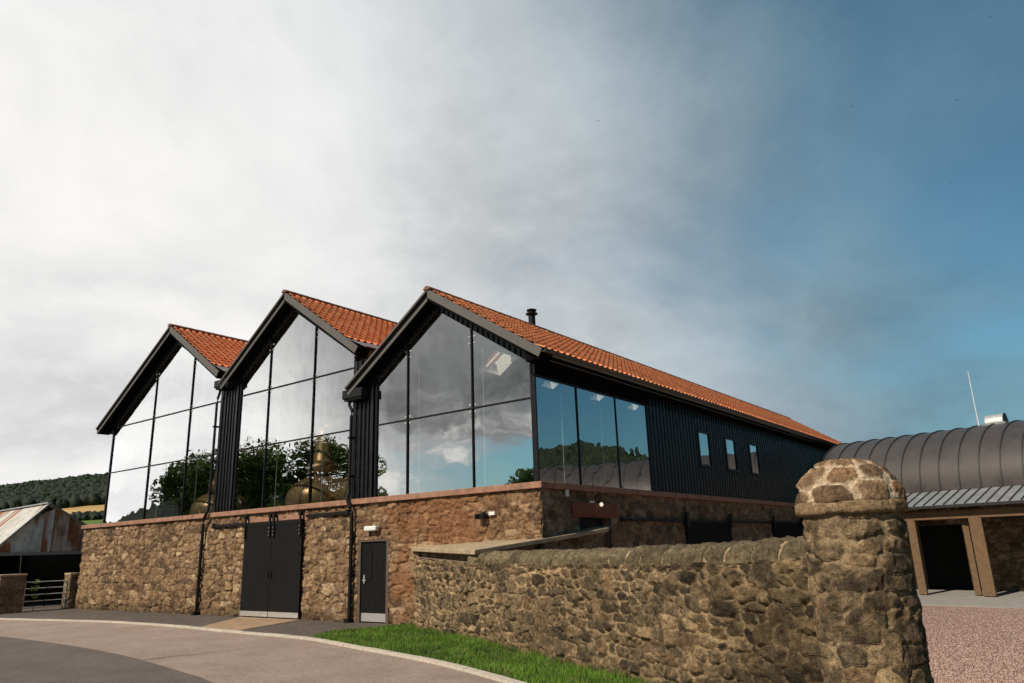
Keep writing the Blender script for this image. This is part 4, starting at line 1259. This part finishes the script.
# closing walls
ew = MB()
for u in (UL + .05, UR - .3):
    pts = [bp(u, 4.7 - math.cos(math.pi * k / 24) * 3.33, 3.40 + math.sin(math.pi * k / 24) ** .92 * 2.70) for k in range(25)]
    ew.prism([bp(u, 1.37, -.6)] + pts + [bp(u, 8.03, -.6)], UX * .25)
ew.prism([bp(UL, 7.8, -.6), bp(UR, 7.8, -.6), bp(UR, 7.8, 3.5), bp(UL, 7.8, 3.5)], VX * .25)
ew.build('end_wall', M['core'], K)
# stone back wall of the canopy with a dark doorway
us = cuts(UL, UR, .05, [-.78, 1.0]); vs = cuts(-.6, 3.42, .05, [2.15])
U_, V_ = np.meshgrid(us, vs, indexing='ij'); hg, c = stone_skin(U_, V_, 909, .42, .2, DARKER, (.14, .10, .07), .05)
um = (us[1:] + us[:-1]) / 2; vm = (vs[1:] + vs[:-1]) / 2; A, Bm = np.meshgrid(um, vm, indexing='ij'); mask = ~((A > -.78) & (A < 1.0) & (Bm < 2.15))
Pq = np.array([O0.x, O0.y, 0])[None, None] + U_[..., None] * np.array(UX)[None, None] + (3.05 - hg)[..., None] * np.array(VX)[None, None]
Pq[..., 2] = V_
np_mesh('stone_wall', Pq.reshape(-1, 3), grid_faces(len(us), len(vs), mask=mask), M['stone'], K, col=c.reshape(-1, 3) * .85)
w2 = MB()
for u0, u1, z0, z1 in ((UL, -.78, -.6, 3.4), (-.78, 1.0, 2.15, 3.4), (1.0, UR, -.6, 3.4)):
    w2.prism([bp(u0, 3.1, z0), bp(u1, 3.1, z0), bp(u1, 3.1, z1), bp(u0, 3.1, z1)], VX * .3)
w2.build('wall_core', M['core'], K)
MB().prism([bp(UL, 1.3, 3.28), bp(UR, 1.3, 3.28), bp(UR, 7.7, 3.28), bp(UL, 7.7, 3.28)], (0, 0, .06)).build('porch_ceiling', M['shed_dark'], K)
dm = MB().prism([bp(-.78, 3.3, -.5), bp(1.0, 3.3, -.5), bp(1.0, 3.3, 2.15), bp(-.78, 3.3, 2.15)], VX * .06)
dm.build('dark_door', M['timber_black'], K)
# canopy roof with seams
cr = MB(); a = (-.42, 2.83); b = (1.40, 3.44)
P = [bp(UL + .2, a[0], a[1]), bp(UR, a[0], a[1]), bp(UR, b[0], b[1]), bp(UL + .2, b[0], b[1])]
cr.prism([Vector(p) - Vector((0, 0, .06)) for p in P], (0, 0, .06))
co = cr.build('canopy_roof', M['zinc_pale'], K)
cs = MB(); u = UL + .4
while u < UR:
    cs.bar(Vector(bp(u, a[0], a[1])) + Vector((0, 0, .02)), Vector(bp(u, b[0], b[1])) + Vector((0, 0, .02)), .03, .05); u += .36
cs.build('standing_seams', M['seam'], co)
MB().bar(bp(UL + .2, -.45, 2.78), bp(UR, -.45, 2.78), .05, .10).build('canopy_gutter', M['seam'], co)
MB().bar(bp(UL + .2, 0, 2.48), bp(UR, 0, 2.48), .20, .30).build('canopy_beam', M['oak'], K, bevel=.01)
rf = MB(); u = UL + .5
while u < UR:
    rf.bar(bp(u, -.3, 2.75), bp(u, 1.5, 3.30), .07, .12); u += .6
rf.build('canopy_rafter', M['oak'], K)
for u in (.41, 2.66, 5.6, 8.6, 11.6, -2.2):
    wd = .40 if u == 2.66 else .28; p = MB().bar(bp(u, 0, -.36), bp(u, 0, 2.34), wd, .26, (0, 1, 0)); po = p.build('post', M['oak'], K, bevel=.01)
    MB().bar(bp(u, 0, -.42), bp(u, 0, -.35), .12, .12, (0, 1, 0)).build('post_foot', M['iron'], po)
p = MB().bar(bp(2.19, .30, -.36), bp(2.19, .30, 2.75), .20, .20, (0, 1, 0)); p.build('post', M['oak'], K, bevel=.01)
MB().bar(bp(4.85, 0, 2.33), bp(5.5, 0, 1.6), .12, .14, (0, 1, 0)).build('knee_brace', M['oak'], K)
pv = MB().prism([bp(UL, -4.0, -.5), bp(UR + 2, -4.0, -.5), bp(UR + 2, 3.4, -.5), bp(UL, 3.4, -.5)], (0, 0, .115))
tag(pv.build('paving', M['paving']), kind='structure')
gb = MB().box(-.4, 34, 14.4, 34, -.6, -.46); tag(gb.build('court_base', M['gravel']), kind='structure')

# roof cowl and aerial
cw = MB(); cu = 2.60; cv = 4.35; zc = 6.08
pr = [(math.cos(math.pi * k / 16) * .34, math.sin(math.pi * k / 16) * .40 + .02) for k in range(17)]
cw.prism([bp(cu - .34, cv + x, zc + z) for x, z in pr], UX * .66)
co2 = empty('roof_cowl', 'silver half-round metal cowl on the crown of the barrel roof', 'roof vent', bp(cu, cv, zc - .06))
cw.build('hood', M['steel'], co2, bevel=.01)
MB().prism([bp(cu - .42, cv - .42, zc - .08), bp(cu + .42, cv - .42, zc - .08), bp(cu + .42, cv + .42, zc - .08), bp(cu - .42, cv + .42, zc - .08)], (0, 0, .13)).build('base_tray', M['zinc_pale'], co2)
gr = MB()
for k in range(6): z = zc + .1 + k * .06; gr.bar(bp(cu + .335, cv - .28 + k * .02, z), bp(cu + .335, cv + .28 - k * .02, z), .015, .035)
gr.build('louvre', M['iron'], co2)
MB().tube([bp(1.93, 4.3, 5.9), bp(1.93, 4.3, 8.45)], .022, 8, .012).build('mast', M['white'])
tag(bpy.data.objects['mast'], 'thin white aerial mast rising from the barrel roof left of the silver cowl', 'aerial')

# ------------------------------------------------------------------ left yard: shed, gate, piers
H = empty('farm_shed', 'old shed with rusty corrugated iron roof and dark open end', 'shed', (-32, .5, 0))


def corrugated(mb, P, Q, R2, S2, pitch=.12, amp=.02, cols=None, seed=1, along=True):
    """sheet between edges P->Q (top) and S->R (bottom); ribs run top to bottom"""
    P, Q, R2, S2 = map(Vector, (P, Q, R2, S2)); L = max((Q - P).length, (R2 - S2).length); n = max(4, int(L / pitch) * 4); m = 14
    nr = (Q - P if (Q - P).length > .1 else R2 - S2).cross(S2 - P).normalized()
    V = []; C = []
    for i in range(n + 1):
        t = i / n
        for j in range(m + 1):
            w = j / m; a = P.lerp(Q, t); b = S2.lerp(R2, t); p = a.lerp(b, w) + nr * amp * math.sin(t * L / pitch * 2 * math.pi)
            V.append(p)
    V = np.array([tuple(v) for v in V]); tt = np.repeat(np.arange(n + 1) / n, m + 1); ww = np.tile(np.arange(m + 1) / m, n + 1)
    sheet = np.floor(tt * L / .75); r_ = h2(sheet, sheet * 0 + 1, seed)
    streak = fbm(tt * L * 2.2 + r_ * 9, ww * .9 + r_ * 5, seed + 3, 4)
    rust = ss(streak + (r_ - .5) * .5, cols[2], cols[2] + .18)[:, None]
    c = np.array(cols[0]) * (1 - rust) + np.array(cols[1]) * rust
    c = c * (.65 + .7 * fbm(tt * L * 6, ww * 8, seed + 5, 3))[:, None]
    return V, grid_faces(n + 1, m + 1), c


GALV = (.52, .50, .46); RUST = (.22, .075, .03)
AX, EX = -28.0, -37.0
rid = (.31, 4.43); fe = (-1.95, 2.12); be = (2.75, 3.02)
V, F, c = corrugated(None, (AX + .12, rid[0], rid[1]), (EX, rid[0], rid[1] - .1), (EX, fe[0], fe[1] - .1), (AX + .12, fe[0], fe[1]), cols=(GALV, (.30, .12, .06), .47), seed=14)
r1_ = np_mesh('roof_sheet', V, F, M['galv'], H, col=c)
V, F, c = corrugated(None, (AX + .12, rid[0], rid[1]), (EX, rid[0], rid[1] - .1), (EX, be[0], be[1] - .1), (AX + .12, be[0], be[1]), cols=(GALV, RUST, .5), seed=15)
np_mesh('roof_sheet', V, F, M['galv'], H, col=c)
MB().bar((AX + .15, rid[0], rid[1] + .05), (EX, rid[0], rid[1] - .05), .22, .06).build('ridge_flashing', M['zinc_pale'], H)
vb = MB()
vb.bar((AX + .14, rid[0], rid[1] + .02), (AX + .14, fe[0], fe[1] + .02), .07, .17, (1, 0, 0)).bar((AX + .141, rid[0], rid[1] + .015), (AX + .141, be[0], be[1] + .02), .06, .13, (1, 0, 0))
vb.build('verge_flashing', M['zinc_pale'], H)


def gz_(y): return rid[1] + (rid[1] - fe[1]) / (rid[0] - fe[0]) * (y - rid[0]) if y < rid[0] else rid[1] + (be[1] - rid[1]) / (be[0] - rid[0]) * (y - rid[0])


GALV_LIT, RUST_LIT = (.76, .73, .68), (.40, .16, .07)  # sheet and rust tones lightened in place of sunlight the gable end lacks
for y0, y1, cols, nm, lab in ((-1.7, -1.0, (GALV_LIT, RUST_LIT, .60), 'gable_sheet', None), (-1.0, -.2, (GALV_LIT, RUST_LIT, .58), 'gable_sheet', None), (-.2, .62, (GALV_LIT, RUST_LIT, .66), 'gable_sheet', None), (.62, 1.95, ((.34, .135, .06), (.62, .52, .44), .58), 'gable_sheet', 'rust orange corrugated sheet'), (1.95, 2.7, (GALV_LIT, RUST_LIT, .55), 'gable_sheet', None)):
    V, F, c = corrugated(None, (AX, y0, gz_(y0) - .03), (AX, y1, gz_(y1) - .03), (AX, y1, 2.30), (AX, y0, 2.30), cols=cols, seed=int(20 + y0 * 7), pitch=.11)
    o = np_mesh(nm, V, F, M['galv'], H, col=c)
    if lab: o['label'] = lab
MB().box(AX - .1, AX + .06, -1.8, 2.7, 2.17, 2.30).build('lintel_beam', M['zinc_pale'], H)
MB().box(EX, AX - .1, -1.8, -1.7, -.1, 2.2).box(EX, AX - .1, 2.6, 2.7, -.1, 2.9).box(EX, EX + .1, -1.8, 2.7, -.1, 2.9).build('shed_wall', M['shed_dark'], H)
for y in (-1.68, 2.6): MB().box(AX - .16, AX + .0, y - .08, y + .08, -.1, 2.2).build('shed_post', M['shed_dark'], H)


def stone_pier(name, label, x0, x1, y0, y1, z1, seed):
    path = [Vector((x0, y0, 0)), Vector((x1, y0, 0)), Vector((x1, y1, 0)), Vector((x0, y1, 0))]
    o = empty(name, label, 'pier', ((x0 + x1) / 2, (y0 + y1) / 2, 0), 'stone piers of the field gate')
    step = .035; per = 2 * (x1 - x0 + y1 - y0); n = int(per / step); u = np.linspace(0, per, n, endpoint=False)
    cs_ = np.array([0, x1 - x0, x1 - x0 + y1 - y0, 2 * (x1 - x0) + y1 - y0, per])
    px = np.interp(u, cs_, [x0, x1, x1, x0, x0]); py = np.interp(u, cs_, [y0, y0, y1, y1, y0])
    tx = np.roll(px, -1) - np.roll(px, 1); ty = np.roll(py, -1) - np.roll(py, 1); l = np.hypot(tx, ty); nx, ny = ty / l, -tx / l
    vs = span(-.2, z1, step); U_, Z = np.meshgrid(u, vs, indexing='ij'); hg, c = stone_skin(U_, Z, seed, .36, .22, DARKER, (.2, .15, .1), .04)
    np_mesh('pier_body', np.stack([px[:, None] + nx[:, None] * hg, py[:, None] + ny[:, None] * hg, Z], -1).reshape(-1, 3), grid_faces(n, len(vs), closed=True), M['stone'], o, col=c.reshape(-1, 3))
    MB().box(x0 - .03, x1 + .03, y0 - .03, y1 + .03, z1 - .01, z1 + .07).build('cap_stone', M['flag'], o, bevel=.02)


stone_pier('stone_pier', 'broad stone pier to the left of the field gate', -24.3, -23.5, -2.75, -1.86, 1.36, 1001)
stone_pier('stone_pier', 'narrow stone pier wedged between field gate and building corner', -23.95, -23.42, -.26, .02, 1.32, 1002)
gt = empty('field_gate', 'five bar tubular metal field gate between two stone piers', 'gate', (-23.6, -1.05, 0))
for y in (-1.82, -.30): MB().tube([(-23.6, y, .08), (-23.6, y, 1.14)], .025, 8).build('gate_upright', M['steel'], gt)
for z in (.14, .38, .62, .86, 1.10): MB().tube([(-23.6, -1.82, z), (-23.6, -.30, z)], .017, 8).build('gate_bar', M['steel'], gt)
MB().tube([(-23.6, -1.06, .14), (-23.6, -1.06, 1.10)], .02, 8).build('gate_stay', M['iron'], gt)

# ------------------------------------------------------------------ vegetation
def leaves(n, centres, radii, size, cols, seed, squash=.8):
    g = np.random.default_rng(seed); centres = np.array(centres); radii = np.array(radii)
    i = g.choice(len(centres), n, p=radii ** 2 / (radii ** 2).sum())
    d = g.normal(size=(n, 3)); d /= np.linalg.norm(d, axis=1)[:, None]
    rr = radii[i] * g.random(n) ** .7 * 1.15; P = centres[i] + d * rr[:, None] * np.array((1, 1, squash))
    a = g.normal(size=(n, 3)); a /= np.linalg.norm(a, axis=1)[:, None]; b = np.cross(a, g.normal(size=(n, 3))); b /= np.linalg.norm(b, axis=1)[:, None]
    s = size * g.uniform(.6, 1.3, n)[:, None]
    V = np.stack([P - a * s, P + b * s * .55, P + a * s, P - b * s * .55], 1).reshape(-1, 3)
    c = palette(np.clip(h2(i, i * 0, seed) * .6 + g.random(n) * .4, 0, 1), cols)
    return V, np.arange(4 * n).reshape(-1, 4), np.repeat(c, 4, 0)


GREEN = [(.04, .07, .018), (.08, .13, .03), (.06, .10, .022), (.12, .17, .04)]


def tree(label, x, y, h, r, seed, n=22000, cat='tree', group='trees across the road', low=.28):
    g = random.Random(seed); z0 = 0.0
    o = empty('broadleaf_tree', label, cat, (x, y, 0), group)
    t = MB(); t.tube([(x, y, -.3), (x + .1, y, h * .25), (x - .1, y + .1, h * .5), (x, y, h * .75)], .06 * h * .55, 10, .03)
    cen = []; rad = []
    for k in range(44):
        a = g.uniform(0, 6.28); q = g.uniform(.15, 1) ** .6; zz = h * g.uniform(low, .93); sp = r * math.sin(math.pi * min(1, max(.12, (zz / h - low + .1) / (1.08 - low)))) ** .6
        c = (x + math.cos(a) * sp * q * .8, y + math.sin(a) * sp * q * .8, zz); cen.append(c); rad.append(r * g.uniform(.18, .38))
        t.tube([(x, y, zz * .55), ((x + c[0]) / 2, (y + c[1]) / 2, zz * .8), c], .05, 6, .015)
    t.build('trunk', M['trunk'], o)
    cen.append((x, y, h - r * .4)); rad.append(r * .4)
    V, F, c = leaves(n, cen, rad, .13, GREEN, seed)
    np_mesh('crown', V, F, M['tree_leaf'], o, col=c)
    return o


TREES = [(-36.8, -16.4, 10.2, 4.6, 'tall dark broadleaf tree, largest of the row across the road'),
         (-31.2, -19.0, 9.6, 4.0, 'rounded dark tree to the right of the tallest one across the road'),
         (-41.5, -14.6, 9.0, 3.6, 'lighter bushy tree left of the tallest one across the road'),
         (-18.6, -25.5, 6.9, 3.2, 'low spreading tree at the right end of the row across the road'),
         (-13.0, -26.5, 7.6, 3.4, 'mid height tree standing alone beyond the low spreading tree')]
for i, (x, y, h, r, lab) in enumerate(TREES): tree(lab, x, y, h, r, 50 + i, low=.12)


def far_wood(name, label, pts, size, seed):
    """a distant wood that reads as one mass: uneven crowns made of many facets"""
    g = np.random.default_rng(seed); ico = [];
    t = (1 + 5 ** .5) / 2
    iv = np.array([(-1, t, 0), (1, t, 0), (-1, -t, 0), (1, -t, 0), (0, -1, t), (0, 1, t), (0, -1, -t), (0, 1, -t), (t, 0, -1), (t, 0, 1), (-t, 0, -1), (-t, 0, 1)], float); iv /= np.linalg.norm(iv[0])
    jf = [(0, 11, 5), (0, 5, 1), (0, 1, 7), (0, 7, 10), (0, 10, 11), (1, 5, 9), (5, 11, 4), (11, 10, 2), (10, 7, 6), (7, 1, 8), (3, 9, 4), (3, 4, 2), (3, 2, 6), (3, 6, 8), (3, 8, 9), (4, 9, 5), (2, 4, 11), (6, 2, 10), (8, 6, 7), (9, 8, 1)]
    mids = {}; v = [tuple(p) for p in iv]; f2 = []
    def md(a, b):
        k = (min(a, b), max(a, b))
        if k not in mids:
            q = np.array(v[a]) + np.array(v[b]); q /= np.linalg.norm(q); v.append(tuple(q)); mids[k] = len(v) - 1
        return mids[k]
    for a, b, c in jf:
        x, y, z = md(a, b), md(b, c), md(c, a); f2 += [(a, x, z), (b, y, x), (c, z, y), (x, y, z)]
    v = np.array(v); f2 = np.array(f2); nv = len(v); n = len(pts)
    s = size * g.uniform(.6, 1.35, n)
    V = v[None] * (1 + g.uniform(-.38, .38, (n, nv)))[..., None] * s[:, None, None] * np.array((1, 1, 1.15)) + pts[:, None] + np.array((0, 0, .5)) * s[:, None, None]
    c = palette(g.random(n), [(.007, .014, .006), (.014, .022, .009), (.010, .018, .007), (.020, .028, .012)])
    C = np.repeat(c[:, None], nv, 1) * g.uniform(.7, 1.3, (n, nv, 1))
    o = np_mesh(name, V.reshape(-1, 3), (np.arange(n)[:, None, None] * nv + f2[None]).reshape(-1, 3), M['leaf'], col=C.reshape(-1, 3))
    tag(o, label, 'wood', kind='stuff')


g = np.random.default_rng(8)


def polar_pts(n, a0, a1, r0, r1, keep=None):
    az = np.radians(g.uniform(a0, a1, n)); r = g.uniform(r0, r1, n); x = CX - r * np.sin(az); y = CY + r * np.cos(az); z, _, _ = terrain_z(x, y)
    P = np.stack([x, y, z], -1); return P if keep is None else P[keep(r, np.degrees(az))]


P1 = polar_pts(9000, 54, 80, 362, 640)
P1b = polar_pts(500, 57, 76, 350, 364, lambda r, a: fbm(a * .7, r * .02, 4, 3) > .42)
far_wood('hillside_wood', 'dark wood covering the crest of the hill beyond the shed', np.concatenate([P1, P1b]), 2.3, 81)
P2 = polar_pts(900, 55, 80, 236, 250)
P3 = polar_pts(260, 58, 66.5, 150, 182)
far_wood('hedgerow', 'dark hedgerows and bushes between the fields below the wood', np.concatenate([P2, P3]), .85, 82)
P4 = polar_pts(3000, -72, -12, 330, 640)
P4b = polar_pts(120, -60, -18, 150, 250)
far_wood('eastern_wood', 'dark wood on the hill mirrored in the side glazing', np.concatenate([P4, P4b]), 3.6, 83)
P5 = np.concatenate([polar_pts(420, 130, 235, 230, 420), polar_pts(120, 116.5, 127, 380, 520), polar_pts(30, 117, 127, 140, 300)])
far_wood('valley_wood', 'dark belt of trees across the valley mirrored in the gable glass', P5, 4.0, 84)

# leafy sapling at the field gate
sp = empty('sapling', 'bright green leafy sapling growing behind the field gate', 'plant', (-23.95, -1.30, 0))
MB().tube([(-23.95, -1.30, -.05), (-23.97, -1.28, .6), (-23.94, -1.33, 1.15)], .014, 6, .005).build('stem', M['trunk'], sp)
V, F, c = leaves(170, [(-23.95, -1.3, .55), (-23.95, -1.33, .85), (-23.93, -1.28, 1.1)], [.14, .16, .13], .05, [(.10, .20, .03), (.18, .30, .05)], 91)
np_mesh('foliage', V, F, M['leaf'], sp, col=c)

# birds high over the roofs
for i, (p, lab) in enumerate((((-15.79, 32.63, 35.11), 'tiny dark bird flying alone above the middle of the roofs'), ((.78, 44.98, 35.56), 'tiny dark bird, leftmost of those in the blue sky at right'),
                              ((7.73, 50.14, 35.83), 'tiny dark bird over the aerial mast, high in the blue sky'), ((6.02, 51.1, 29.41), 'tiny dark bird, lowest of those over the barrel roof'), ((11.15, 50.46, 42.27), 'tiny dark bird at the upper right corner of the sky'))):
    b = MB(); x, y, z = p; w = .14
    b.add([(x - w, y, z + .05), (x, y - .03, z), (x, y + .06, z), (x + w, y, z + .06), (x, y, z - .025)], [[0, 1, 2], [1, 3, 2], [0, 4, 1], [1, 4, 3], [2, 4, 0], [3, 4, 2]])
    tag(b.build('bird', M['bird']), lab, 'bird', 'birds in the sky')
